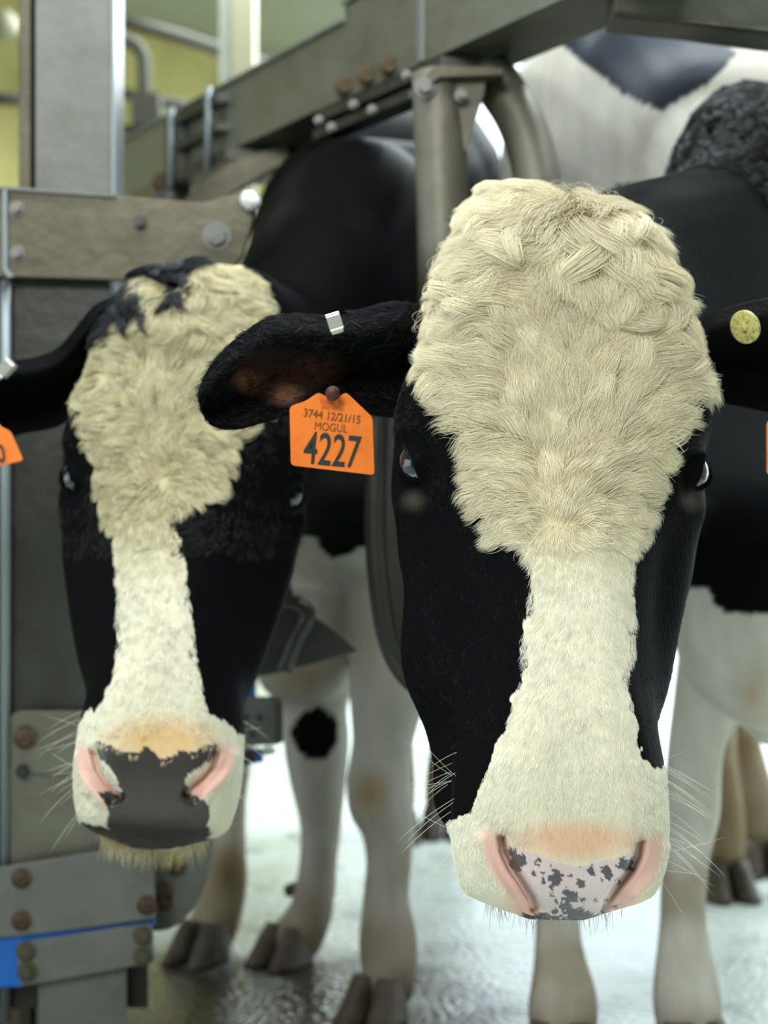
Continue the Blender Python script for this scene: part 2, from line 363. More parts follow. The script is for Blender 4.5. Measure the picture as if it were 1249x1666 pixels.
class Head:
    EYE_X, EYE_S, EYE_D, EYE_R = 11.1, 24.0, 6.3, 2.0
    def __init__(self, H0, H1, yaw, wid=1.0):
        self.wid = wid
        self.H0 = np.array(H0); v = np.array(H1) - self.H0; self.len = np.linalg.norm(v); self.ax = v / self.len
        n0 = np.array([0, -1.0, 0]); n0 -= self.ax * n0.dot(self.ax); n0 /= np.linalg.norm(n0)
        lat = np.cross(self.ax, n0);  lat = lat if lat[0] > 0 else -lat
        y = math.radians(yaw)
        self.n = n0 * math.cos(y) + lat * math.sin(y); self.lat = lat * math.cos(y) - n0 * math.sin(y); self.ay = -self.n
        self.sc = self.len / 0.61 * 0.01
    def world(self, L):
        return self.H0 + self.sc * (L[..., 0:1] * self.wid * self.lat + L[..., 1:2] * self.ax + L[..., 2:3] * self.ay)
    def local(self, W):
        D = (W - self.H0) / self.sc
        return np.stack([D @ self.lat / self.wid, D @ self.ax, D @ self.ay], -1)
    def eye_frame(self, sgn):
        E = np.array([sgn * self.EYE_X, self.EYE_S, self.EYE_D]); e = np.array([sgn * 0.86, 0.0, -0.51]); e /= np.linalg.norm(e)
        a = np.array([-sgn * 0.45, 0.85, -0.30]); a -= e * a.dot(e); a /= np.linalg.norm(a)
        return E, e, a, np.cross(e, a)
    def build(self, nv, s_fine, s_coarse, px_carve=None, jaw=0.0):
        L = head_grid(nv, s_fine, s_coarse)
        x, s, d = L[..., 0].copy(), L[..., 1].copy(), L[..., 2].copy()
        ax_ = np.abs(x)
        g = lambda c, w: np.exp(-((c) / w) ** 2)
        # brow ridge, temple hollow, cheek line, nasal side groove
        push = 0.9 * g(s - 19.5, 3.0) * g(ax_ - 10.4, 2.2) * (d < 7) - 0.5 * g(s - 13, 4) * g(d - 8, 3) + 0.5 * g(s - 31, 3) * g(d - 12, 2.4)
        push -= 0.8 * g(s - 34, 6) * g(d - 5.2, 1.6) * (ax_ > 3)
        push -= 0.6 * g(s - 45, 2.6) * g(d - 6.5, 2.2) * (ax_ > 3)
        # mouth: groove between upper lip and lower jaw
        dm = 10.6 + 0.25 * np.clip(50 - s, 0, 20)
        push -= 1.3 * g(d - dm, 0.55) * sstep(s, 42, 47)
        L[..., 0] = x * (1 + push / np.maximum(np.hypot(ax_, 6), 1))
        L[..., 0] += jaw * sstep(d, 8.0, 11) * sstep(s, 32, 42) * (1 - sstep(s, 51, 56.5))
        # eyes
        Lf = L.reshape(-1, 3)
        for sgn in (-1, 1):
            E, e, a, b = self.eye_frame(sgn)
            r = Lf - E; R = np.linalg.norm(r, axis=1); q = r / R[:, None]
            qa, qb, qe = q @ a, q @ b, q @ e
            ta, tb = r @ a, r @ b; td = np.hypot(ta, tb)
            Re = self.EYE_R
            al = (np.abs(qa) / 0.86) ** 1.35 + (np.abs(qb) / 0.46) ** 1.6      # <1 inside the lid opening
            lid = (Re + 0.22) + 0.16 * np.exp(-((al - 1.15) / 0.25) ** 2)
            tgt = np.where(al < 1, Re * 0.80, lid)
            wgt = (1 - sstep(td, 2.3, 4.0)) * (qe > 0.12)
            wgt = wgt * ((sgn * Lf[:, 0]) > 4)
            Lf = Lf + (q * (tgt - R)[:, None]) * wgt[:, None]
        L = Lf.reshape(L.shape)
        W = self.world(L)
        if px_carve: W = px_carve(W, L, self)
        self.W, self.L = W, L
        du = np.gradient(W, axis=0); dv = np.roll(W, -1, 1) - np.roll(W, 1, 1)
        N = np.cross(du, dv); N /= np.maximum(np.linalg.norm(N, axis=-1, keepdims=True), 1e-12)
        C = W.mean(1, keepdims=True)
        if (N * (W - C)).sum() < 0: N = -N
        self.N = N
        return grid_mesh('head', W)
    def eyeball(self, sgn, parent, dim=1.0):
        E, e, a, b = self.eye_frame(sgn)
        nlat, nlon = 20, 32
        th = np.linspace(0.02, math.pi - 0.02, nlat)[:, None]; ph = np.linspace(0, 2 * math.pi, nlon, endpoint=False)[None]
        Lp = E + self.EYE_R * (np.cos(th)[..., None] * e + (np.sin(th) * np.cos(ph))[..., None] * a + (np.sin(th) * np.sin(ph))[..., None] * b)
        me = grid_mesh('eyeball', self.world(Lp))
        o = link_mesh('eyeball', me, M_eye, parent, True)
        V = np.empty(len(me.vertices) * 3); me.vertices.foreach_get('co', V); V = V.reshape(-1, 3)
        q = (self.local(V) - E) / self.EYE_R
        g = e + np.array([0,-.2,-.35]); g /= np.linalg.norm(g)
        c = q @ g
        col = np.where((c > 0.60)[:, None], np.array(srgb(8, 16, 28)), np.array(srgb(150, 144, 140)) * dim)
        red = (sgn > 0) & (q @ a > 0.35) & (q @ a < 0.8)
        col = np.where((red & (c <= 0.60))[:, None], np.array(srgb(150, 84, 74)), col)
        set_attr(me, col, None)
        return o

def set_attr(me, col, gloss):
    n = len(me.vertices)
    a = me.attributes.new('coat', 'FLOAT_COLOR', 'POINT'); c = np.ones((n, 4)); c[:, :3] = np.clip(col, 0, 1); a.data.foreach_set('color', c.ravel())
    if gloss is not None:
        g = me.attributes.new('gloss', 'FLOAT', 'POINT'); g.data.foreach_set('value', np.asarray(gloss, float))

def verts_of(me):
    V = np.empty(len(me.vertices) * 3); me.vertices.foreach_get('co', V); return V.reshape(-1, 3)

# ---- bodies
def loft(pts, lat=(1, 0, 0), k=24, n=40, p=2.3):
    """pts rows: x y z a b  (a half-width along lat, b the other way)"""
    A = spline(np.array(pts, float), n); C = A[:, :3]; a, b = np.maximum(A[:, 3], .004), np.maximum(A[:, 4], .004)
    T = np.gradient(C, axis=0); T /= np.linalg.norm(T, axis=1)[:, None]
    s = np.array(lat, float)[None] - T * (T @ np.array(lat, float))[:, None]; s /= np.linalg.norm(s, axis=1)[:, None]
    u = np.cross(s, T); th = np.linspace(0, 2 * np.pi, k, endpoint=False)
    c, q = np.cos(th), np.sin(th); c = np.sign(c) * np.abs(c) ** (2 / p); q = np.sign(q) * np.abs(q) ** (2 / p)
    R = C[:, None] + (a[:, None] * c)[..., None] * s[:, None] + (b[:, None] * q)[..., None] * u[:, None]
    # round the ends
    e0 = C[0] + (R[0] - C[0]) * 0.5 - T[0] * min(a[0], b[0]) * 0.5; e1 = C[-1] + (R[-1] - C[-1]) * 0.5 + T[-1] * min(a[-1], b[-1]) * 0.5
    return grid_mesh('l', np.concatenate([e0[None], R, e1[None]]))

def leg_px(rows, Ds, depth=1.08):
    """rows: (y, left x, right x) of the leg; Ds distance at top and bottom"""
    out = []
    y0, y1 = rows[0][0], rows[-1][0]
    for y, a, b in rows:
        D = Ds[0] + (Ds[1] - Ds[0]) * (y - y0) / (y1 - y0)
        c = P((a + b) / 2, y, D); r = (b - a) / 2 / F * D
        out.append((*c, r, r * depth))
    return out

def fuse(meshes, voxel, smooth=6):
    bm = bmesh.new()
    for m in meshes: bm.from_mesh(m)
    me = bpy.data.meshes.new('t'); bm.to_mesh(me); bm.free()
    o = bpy.data.objects.new('t', me); COL.objects.link(o)
    r = o.modifiers.new('r', 'REMESH'); r.mode = 'VOXEL'; r.voxel_size = voxel; r.use_smooth_shade = True
    s = o.modifiers.new('s', 'SMOOTH'); s.factor = 0.5; s.iterations = smooth
    dg = bpy.context.evaluated_depsgraph_get(); res = bpy.data.meshes.new_from_object(o.evaluated_get(dg), depsgraph=dg)
    bpy.data.objects.remove(o)
    return res

def union(a, b):
    oa = bpy.data.objects.new('a', a); ob = bpy.data.objects.new('b', b); COL.objects.link(oa); COL.objects.link(ob)
    m = oa.modifiers.new('b', 'BOOLEAN'); m.operation = 'UNION'; m.object = ob
    try: m.solver = 'MANIFOLD'
    except Exception: m.solver = 'EXACT'
    dg = bpy.context.evaluated_depsgraph_get(); res = bpy.data.meshes.new_from_object(oa.evaluated_get(dg), depsgraph=dg)
    if len(res.vertices) < len(a.vertices) * 1.02:
        bm = bmesh.new(); bm.from_mesh(a); bm.from_mesh(b); res = bpy.data.meshes.new('u'); bm.to_mesh(res); bm.free(); print('UNION FALLBACK')
    bpy.data.objects.remove(oa); bpy.data.objects.remove(ob)
    return res

def ear_grid(top, bot, D, n=90, k=50, th=0.011, fold=0.022, back=0.03):
    """cupped ear between an upper and a lower rim (pixels), distance D(u); thickness backwards"""
    T = spline(top, n); B = spline(bot, n); R = []
    for i in range(n):
        u = i / (n - 1); d = D[0] + (D[1] - D[0]) * u; v = np.linspace(0, 1, k)
        px = T[i][None] * (1 - v)[:, None] + B[i][None] * v[:, None]
        sz = max(math.sin(math.pi * min(max(u, 0.0), 1.0) ** 0.8), 0.0) ** 0.5
        dd = d + sz * (-fold * np.exp(-((v - 0.22) / 0.2) ** 2) + back * np.exp(-((v - 0.68) / 0.2) ** 2))
        fr = np.array([P(px[j, 0], px[j, 1], dd[j]) for j in range(k)])
        tt = th * (0.25 + 0.75 * np.sin(np.pi * v)) * (1 + 2.0 * (1 - u) ** 3) * max(0.35, sz)
        bk = np.array([P(px[j, 0], px[j, 1], dd[j]) + np.array([0, tt[j], 0]) for j in range(k)])
        R.append(np.concatenate([fr, bk[::-1]]))
    return grid_mesh('ear', np.array(R))

def claws(parent, c, toe, size=1.0, m=None):
    """two claws and two dewclaws of one foot; c = point on the floor under the fetlock"""
    toe = np.array([toe[0], toe[1], 0.0]); toe /= np.linalg.norm(toe); lat = np.array([-toe[1], toe[0], 0])
    for sg in (-1, 1):
        R = []
        for t in np.linspace(0, 1, 7):
            z = 0.062 * (1 - t) * size; la = (0.021 + 0.006 * t) * size; lo = (0.032 + 0.022 * t) * size
            off = c + toe * (0.012 + 0.034 * t) * size + lat * sg * (0.021 + 0.007 * t) * size
            th = np.linspace(0, 2 * np.pi, 20, endpoint=False); co, si = np.cos(th), np.sin(th)
            f = toe * (lo * np.sign(co) * np.abs(co) ** 0.9)[:, None] + lat * (la * np.sign(si) * np.abs(si) ** np.where(co > 0, 1.15, 0.8))[:, None]
            ring = off + f; ring[:, 2] = z + np.where(co < 0, -0.010 * (1 - t) * np.abs(co), 0.006 * (1 - t) * co) * size + 0.001
            R.append(ring)
        link_mesh('hoof', grid_mesh('hoof', np.array(R)), m or M_hoof, parent, True)
        p = c - toe * 0.034 * size + lat * sg * 0.022 * size + np.array([0, 0, 0.115 * size])
        tube('dewclaw', [p + toe * 0.02, p, p - toe * 0.012 - np.array([0, 0, .012]), p - toe * 0.016 - np.array([0, 0, .026])],
             [0.012 * size, 0.013 * size, 0.011 * size, 0.005 * size], m or M_hoof, parent)

# ================================================================== FUR
def strands(name, root, T, N, length, radius, color, parent, seg=6, lift=0.3, curl=None, clump=None, clump_k=0.75, jitter=0.12, gravity=0.0, m=None, wave=None, shade_root=False, straight=False):
    """root,T,N:(n,3) length,lift,curl:(n,) -> hair curves object"""
    n = len(root); u = np.linspace(0, 1, seg)
    T = T + rng.normal(0, jitter, (n, 3)); T -= N * (T * N).sum(1)[:, None]; T /= np.linalg.norm(T, axis=1)[:, None]
    Bn = np.cross(N, T)
    lift = np.broadcast_to(lift, n); curl = np.zeros(n) if curl is None else np.broadcast_to(curl, n)
    ang = curl[:, None] * u[None] ** 1.3
    step = 1.0 / (seg - 1)
    dirs = np.cos(ang)[..., None] * T[:, None] + np.sin(ang)[..., None] * Bn[:, None]
    lf = lift[:, None] * (1 - (0.35 if straight else 1.7) * u[None])
    dirs = dirs + lf[..., None] * N[:, None]; dirs[..., 2] -= gravity * u[None]
    dirs /= np.linalg.norm(dirs, axis=-1, keepdims=True)
    S = root[:, None] + np.concatenate([np.zeros((n, 1, 3)), np.cumsum(dirs[:, :-1] * (length * step)[:, None, None], 1)], 1)
    if wave is not None:
        ph = rng.uniform(0, 6.28, n); ph2 = rng.uniform(0, 6.28, n); fr = rng.uniform(.7, 1.6, n)
        if clump is not None: ph = ph[clump] + rng.normal(0, .5, n); fr = fr[clump]
        am = (wave * length)[:, None] * u[None]
        S = S + (am * np.sin(6.28 * fr[:, None] * u[None] + ph[:, None]))[..., None] * Bn[:, None] + (am * .5 * np.sin(6.28 * fr[:, None] * u[None] + ph2[:, None]))[..., None] * N[:, None]
    if clump is not None:
        w_ = (u ** 0.8)[None, :, None] * clump_k
        G = S[clump]                                     # the guide strand of each strand's tuft
        off = (root - root[clump])[:, None]
        S = S * (1 - w_) + (G + off * (1 - 0.88 * u[None, :, None])) * w_
    rad = radius[:, None] * np.array([1.0] * (seg - 3) + [0.8, 0.5, 0.12])[None] if seg > 3 else radius[:, None] * np.ones(seg)
    cu = bpy.data.hair_curves.new(name); cu.add_curves([seg] * n)
    cu.attributes['position'].data.foreach_set('vector', S.astype(np.float32).ravel())
    ra = cu.attributes.get('radius') or cu.attributes.new('radius', 'FLOAT', 'POINT'); ra.data.foreach_set('value', rad.astype(np.float32).ravel())
    ca = cu.attributes.new('strand_color', 'FLOAT_COLOR', 'POINT'); c4 = np.ones((n, seg, 4), np.float32)
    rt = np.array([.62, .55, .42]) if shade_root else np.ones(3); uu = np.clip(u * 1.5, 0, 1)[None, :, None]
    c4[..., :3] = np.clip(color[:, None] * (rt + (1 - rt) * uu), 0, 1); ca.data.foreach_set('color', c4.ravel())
    cu.materials.append(m or M_hair)
    o = bpy.data.objects.new(name, cu); COL.objects.link(o); o['kind'] = 'stuff'
    o.parent = parent; o.matrix_parent_inverse = Matrix.Translation(parent.location).inverted()
    return o

def sample_grid(W, N, n, mask):
    """area-weighted random points on a head grid where mask (cells) is true"""
    a = W[1:, :] - W[:-1, :]; b = np.roll(W, -1, 1)[:-1] - W[:-1]
    A = np.linalg.norm(np.cross(a, b), axis=-1) * mask; A = A.ravel(); idx = rng.choice(len(A), n, p=A / A.sum())
    k = W.shape[1]; i, j = idx // k, idx % k; j2 = (j + 1) % k; fu, fv = rng.random((2, n, 1))
    f = lambda Q: (Q[i, j] * (1 - fu) + Q[i + 1, j] * fu) * (1 - fv) + (Q[i, j2] * (1 - fu) + Q[i + 1, j2] * fu) * fv
    p, q = f(W), f(N); return p, q / np.linalg.norm(q, axis=1)[:, None]

def flow(px, py, table, power=2.6):
    t = np.array(table, float); d2 = (px[:, None] - t[:, 0]) ** 2 + (py[:, None] - t[:, 1]) ** 2
    w_ = 1 / (d2 + 60) ** (power / 2 * 1.3); w_ /= w_.sum(1)[:, None]; return w_ @ t[:, 2:]

def make_tufts(px, py, n_per, order=None):
    """index of the guide strand nearest in the photograph for each strand"""
    n = len(px); m_ = max(1, n // n_per); g = rng.choice(n, m_, replace=False); out = np.empty(n, int)
    gx, gy = px[g], py[g]
    for k in range(0, n, 2000):
        d = (px[k:k + 2000, None] - gx) ** 2 + (py[k:k + 2000, None] - gy) ** 2; out[k:k + 2000] = g[d.argmin(1)]
    return out

def screen_dir(dx, dy, N):
    T = np.stack([dx, np.zeros_like(dx), -dy], -1) + 1e-6; T -= N * (T * N).sum(1)[:, None]
    l = np.linalg.norm(T, axis=1)[:, None]; return T / np.maximum(l, 1e-6)

def fur(name, head, parent, n, sel, table, colf, tuft=40, radius=0.00022, black=False, lscale=1.0, clump_k=0.75, lift=0.35, seg=8, wave=.10):
    W, N = head.W, head.N
    cellc = (W[1:] + W[:-1]) * 0.5; cl = (head.L[1:] + head.L[:-1]) * 0.5
    px, py = toPx(cellc.reshape(-1, 3)); m_ = sel(px, py, cl.reshape(-1, 3)).reshape(cellc.shape[:2])
    # only where the coat can be seen (faces turned to the stall front and the sides)
    m_ = m_ & (N[1:, :, 1] < 0.55)
    p, nn = sample_grid(W, N, n, m_)
    px, py = toPx(p); f = flow(px, py, table)
    T = screen_dir(f[:, 0], f[:, 1], nn)
    length = f[:, 2] * 0.001 * lscale * rng.uniform(0.75, 1.15, n); curl = f[:, 3] * 1.0
    g = make_tufts(px + rng.normal(0, 3, n), py + rng.normal(0, 3, n), tuft)
    cn = rng.normal(0, 1, n)[g]; curl = curl * np.sign(cn) * (0.5 + np.abs(cn) * 0.5)
    lft = lift * (0.6 + 0.8 * rng.random(n))[g] + 0.1 * rng.random(n) + np.clip(f[:, 2] - 20, 0, 60) * 0.008
    col = colf(px, py, p, head.local(p)) * rng.uniform(0.86, 1.08, (n, 1)) * rng.uniform(0.86, 1.08, n)[g][:, None]
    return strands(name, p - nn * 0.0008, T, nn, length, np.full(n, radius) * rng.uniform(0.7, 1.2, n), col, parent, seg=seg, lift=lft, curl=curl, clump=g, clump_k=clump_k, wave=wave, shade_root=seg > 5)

# ------------------------------------------------------------------ cow A: the near one
BLAZE_A = [(640,395),(655,440),(685,500),(690,560),(700,590),(725,622),(755,670),(775,720),(782,790),(812,862),(850,885),(866,930),(858,1000),
  (848,1045),(853,1090),(838,1130),(822,1185),(795,1245),(770,1310),(700,1360),(700,1540),(1160,1540),(1160,1260),(1085,1240),(1066,1248),(1042,1236),(1031,1190),(1026,1140),(1012,1100),
  (1030,1060),(1032,1000),(1024,950),(1029,880),(1040,862),(1052,820),(1052,765),(1088,700),(1112,655),(1140,600),(1142,560),(1135,500),(1160,440),(1150,240),(660,240)]
PAD_A = [(818,1384),(830,1372),(850,1383),(880,1392),(905,1402),(935,1408),(965,1403),(1000,1398),(1020,1388),(1036,1378),(1036,1402),(1020,1420),(1000,1440),(985,1460),(990,1496),(960,1506),(880,1503),(878,1478),(862,1458),(840,1430),(826,1410)]
SPOTS_A = [(834,1384,7),(838,1396,9),(846,1402,11),(836,1404,8),(842,1412,6),(850,1394,5),(875,1399,6),(873,1404,4),(868,1422,4.5),(884,1434,4.5),(883,1422,3),(904,1420,7),(902,1430,9),(905,1437,8),
 (898,1442,6),(912,1424,5),(927,1426,3),(945,1438,7),(961,1418,7),(985,1416,8),(990,1424,7),(980,1412,4),(976,1430,3),(1004,1433,4),(1012,1404,9),(1020,1410,9),(1026,1400,6),(1008,1408,6),(1028,1412,5),
 (923,1452,8),(930,1458,9),(918,1462,6),(936,1463,6),(925,1470,6),(948,1464,5),(916,1477,6),(926,1481,8),(937,1486,9),(947,1490,8),(930,1492,7),(958,1492,7),(967,1497,6),(903,1483,5),(912,1470,3.5),(898,1456,4),(905,1467,3),
 (944,1478,5),(956,1484,4),(968,1465,3),(985,1464,3),(893,1489,4),(882,1491,5),(870,1493,5),(858,1495,5),(848,1494,4),(950,1500,7),(975,1501,7),(935,1500,8),(915,1497,6),(962,1406,2.5),(895,1408,2.5),(942,1412,2.5),(1000,1474,3)]

def seg_dist(px, py, line):
    d = np.full(px.shape, 1e9); line = np.array(line, float)
    for (x1, y1), (x2, y2) in zip(line[:-1], line[1:]):
        vx, vy = x2 - x1, y2 - y1; t = np.clip(((px - x1) * vx + (py - y1) * vy) / (vx * vx + vy * vy), 0, 1)
        d = np.minimum(d, np.hypot(px - x1 - t * vx, py - y1 - t * vy))
    return d
NOS_A = [[(818,1362),(822,1385),(834,1410),(852,1436),(868,1462),(872,1478)], [(1044,1370),(1041,1392),(1030,1416),(1008,1444),(990,1470),(985,1482)]]
NOS_B = [[(151,1222),(158,1250),(172,1270),(188,1285),(196,1296)], [(352,1222),(346,1245),(330,1262),(310,1278),(302,1292)]]
def carver(nos, outer, sc=1.0):
    def f(W, L, h):
        Wf = W.reshape(-1, 3).copy(); Lf = L.reshape(-1, 3); px, py = toPx(Wf)
        front = (Lf[:, 1] > 44) & (Lf[:, 2] < 9)
        for k, line in enumerate(nos):
            d = seg_dist(px, py, line)
            o = np.array(line, float); cx = o[:, 0].mean(); sg = -1 if k == 0 else 1
            d2 = seg_dist(px, py, o + np.array([sg * outer, 4]))
            t = sstep(py, line[0][1] - 10, line[-1][1])
            dep = 0.016 * np.exp(-(d / (7.5 * sc)) ** 2) + 0.009 * np.exp(-(d2 / (13 * sc)) ** 2) * t
            # the wing of the nostril stands proud outside it
            d3 = seg_dist(px, py, o + np.array([sg * (outer + 24) * sc, 8])); dep -= 0.005 * np.exp(-(d3 / (14 * sc)) ** 2)
            Wf += h.ay * (dep * front)[:, None]
        return Wf.reshape(W.shape)
    return f

hA = Head(P(914, 285, 1.25), P(937, 1506, 1.08), 3)
headA = hA.build(420, 0.11, 0.24, carver(NOS_A, 16), jaw=-2.4)
def colA_head(px, py, V, L):
    j = 5 * vnoise(V, 90); j2 = 5 * vnoise(V + 3, 90)
    wh = inpoly(px + j, py + j2, BLAZE_A) & (L[:, 2] < 10.2)
    col = np.where(wh[:, None], CREAM + (WHITE - CREAM) * sstep(py, 820, 960)[:, None], BLACK)
    face = wh & (L[:, 1] > 44)
    dp = ((px - 935) / 100) ** 2 + ((py - 1368) / 34) ** 2
    z = face & (dp < 2.6); k = np.clip(1.25 - dp, 0, 1)[:, None] * .75; col = np.where(z[:, None], col * (1 - k) + ORANGE * k, col)
    for line, sg in zip(NOS_A, (-1, 1)):
        o = np.array(line, float) + np.array([sg * 16, 4]); d = seg_dist(px, py, o); k = (np.clip(1.35 - d / 26, 0, 1) * face)[:, None]; col = col * (1 - k) + PINK * k
    lip = (np.clip((py - 1478 + 0.10 * np.abs(px - 935)) / 25, 0, 1) * face)[:, None]; col = col * (1 - lip * 0.6) + PINK * lip * 0.6
    pad = inpoly(px + j * 0.4, py + j2 * 0.4, PAD_A) & face
    col = np.where(pad[:, None], PAD, col)
    jx, jy = px + 2.2 * vnoise(V, 420), py + 2.2 * vnoise(V + 1, 420)
    for sx, sy, r in SPOTS_A:
        m_ = face & ((jx - sx) ** 2 + (jy - sy) ** 2 < (r * 0.95) ** 2); col[m_] = SPOT
    m_ = face & (py > 1491 + 7 * vnoise(V, 260)) & (px > 850) & (px < 985); col[m_] = SPOT
    for line in NOS_A:
        d = seg_dist(px, py, line); k = (np.clip(1.2 - d / 6, 0, 1) * face)[:, None]; col = col * (1 - k * .7) + np.array(srgb(96, 66, 60)) * k * .7  # shade inside the nostril slits, painted in as dark brown
    return col, pad.astype(float) * 0.9
WA = (1, 0, 0)
bodyA = fuse([
  loft([(.15,1.34,.90,.085,.10),(.24,1.50,.90,.09,.15),(.39,1.70,.93,.095,.20),(.45,1.86,.965,.12,.29),(.49,2.0,.97,.14,.31),(.50,2.2,1.0,.18,.34)], WA, p=2.2),
  loft([(.48,2.04,1.03,.14,.26),(.49,2.12,1.05,.25,.40),(.515,2.32,1.075,.34,.52),(.60,2.7,1.06,.33,.51),(.60,3.0,1.07,.28,.46),(.64,3.25,1.12,.20,.32)], WA, p=3.2, n=50),
  loft([(.50,1.98,.78,.10,.10),(.52,2.0,.66,.13,.12),(.53,2.02,.54,.13,.11),(.54,2.05,.46,.08,.08),(.54,2.06,.42,.04,.05)], WA),
  loft(leg_px([(930,820,1000),(1100,840,990),(1200,855,970),(1290,858,962),(1340,868,952),(1420,872,945),(1500,871,943),(1560,868,952),(1610,862,968),(1650,858,972),(1680,862,968)],(2.12,1.93)), WA),
  loft(leg_px([(850,1120,1280),(1000,1112,1250),(1120,1098,1215),(1200,1088,1180),(1260,1083,1172),(1320,1080,1170),(1365,1082,1160),(1420,1076,1150),(1500,1073,1148),(1570,1066,1162),(1620,1062,1170),(1660,1066,1172),(1690,1070,1168)],(2.12,1.93)), WA),
  loft([(.66,3.1,1.0,.12,.2),(.70,3.0,.72,.10,.16),(.70,3.02,.52,.06,.08),(.69,3.03,.42,.045,.06),(.655,2.9,.26,.036,.045),(.645,2.82,.13,.042,.05),(.64,2.79,.06,.04,.046)], WA),
  loft([(.56,3.2,1.0,.12,.2),(.66,3.15,.72,.09,.15),(.72,3.15,.52,.06,.08),(.735,3.17,.42,.045,.06),(.745,3.08,.26,.034,.045),(.755,3.0,.13,.042,.05),(.76,2.97,.06,.04,.046)], WA),
], 0.0062, 5)
meA = union(headA, bodyA)
for e_ in (
  ear_grid([(705,505),(660,492),(620,495),(545,514),(450,512),(390,545),(345,590),(324,630),(322,650)], [(720,640),(690,668),(650,680),(560,668),(500,665),(440,684),(385,699),(345,693),(326,665)], (1.30, 1.26), fold=.022),
  ear_grid([(1100,560),(1140,520),(1200,495),(1300,480),(1420,500),(1500,560),(1515,610)], [(1100,640),(1140,650),(1200,660),(1300,680),(1400,690),(1480,660),(1512,620)], (1.32, 1.32)),
): meA = union(meA, e_)

def world_rest(px, py, V, base):
    """mud near the hooves"""
    z = V[:, 2]; n_ = vnoise(V, 14); k = np.clip((0.22 - z + 0.09 * n_) / 0.14, 0, 1)[:, None] * 0.55
    col = base * (1 - k) + DIRT * k
    k2 = np.clip((0.07 - z + 0.02 * n_) / 0.05, 0, 1)[:, None] * 0.7
    return col * (1 - k2) + MUD * k2

BACKPATCH_A = [(905,20),(912,70),(945,100),(985,130),(1010,152),(1040,165),(1075,182),(1110,160),(1160,130),(1200,85),(1165,60),(1150,20)]
def colA(V):
    px, py = toPx(V); L = hA.local(V); Y = V[:, 1]
    n_ = vnoise(V, 25)
    hc, gl = colA_head(px, py, V, L)
    ishead = (L[:, 2] < 12) & (L[:, 1] < 62) & (np.abs(L[:, 0]) < 13.6) & (Y < 1.42) & (L[:, 1] > -3)
    white = (Y > 1.935 + 0.015 * n_)
    white &= ~(inpoly(px, py, BACKPATCH_A))
    white &= ~((py > 300) & (py + 14 * n_ < 985) & (px > 1000) & (Y < 2.6))
    leg = (V[:, 2] < 0.62) & (Y > 1.7)
    white |= leg & (py + 12 * n_ > 1000 - 70 * sstep(px, 1180, 1130))
    base = np.where(white[:, None], np.array(srgb(198, 194, 184)), BLACK)
    tan = (np.clip(1 - np.hypot((px - 1225) / 40, (py - 1130) / 90), 0, 1) * (Y > 1.8) * white)[:, None] * 0.6
    base = base * (1 - tan) + np.array(srgb(176, 142, 104)) * tan
    hind = ((Y > 2.6) & (V[:, 2] < .5))[:, None] * 0.75; base = base * (1 - hind) + np.array(srgb(128, 104, 70)) * hind
    base = world_rest(px, py, V, base)
    ear = (Y < 1.42) & ~ishead & (px < 720) & (px > 300) & (py < 720)
    for cx, cy, rx, ry, s_ in ((405,622,26,18,.6),(463,640,28,18,.75),(520,600,40,22,.35),(455,610,60,40,.2)):
        k = (np.clip(1.3 - np.hypot((px - cx) / rx, (py - cy) / ry), 0, 1) * ear)[:, None] * s_
        base = base * (1 - k) + np.array(srgb(140, 100, 78)) * k
    lowj = (L[:, 2] >= 10) & (L[:, 1] > 10) & (Y < 1.5)
    base = np.where((ishead & ~lowj)[:, None], hc, base)
    # greyer skin under the eyes
    for cx, cy in ((1125, 815), (672, 815)):
        k = (np.clip(1 - np.hypot((px - cx) / 26, (py - cy) / 22), 0, 1) * ishead)[:, None] * .5; base = base * (1 - k) + GREY * k
    patch = inpoly(px, py, BACKPATCH_A) & (Y > 1.935); base = np.where(patch[:, None], np.array(srgb(40, 46, 56)), base)  # overhead sheen is put into the patch's blue-grey colour
    gl = gl * ishead + patch * .6
    return base, gl

cowA = empty('cow', (.45, 2.2, 0), 'large near cow with a curly cream forelock and a speckled pink nose', 'cow', 'cows lined up in the stalls')
oA = link_mesh('body', meA, None, cowA, True); meA.materials.clear(); meA.materials.append(M_coat)
c, g_ = colA(verts_of(meA)); set_attr(meA, c, g_)
hA.eyeball(-1, cowA); hA.eyeball(1, cowA)

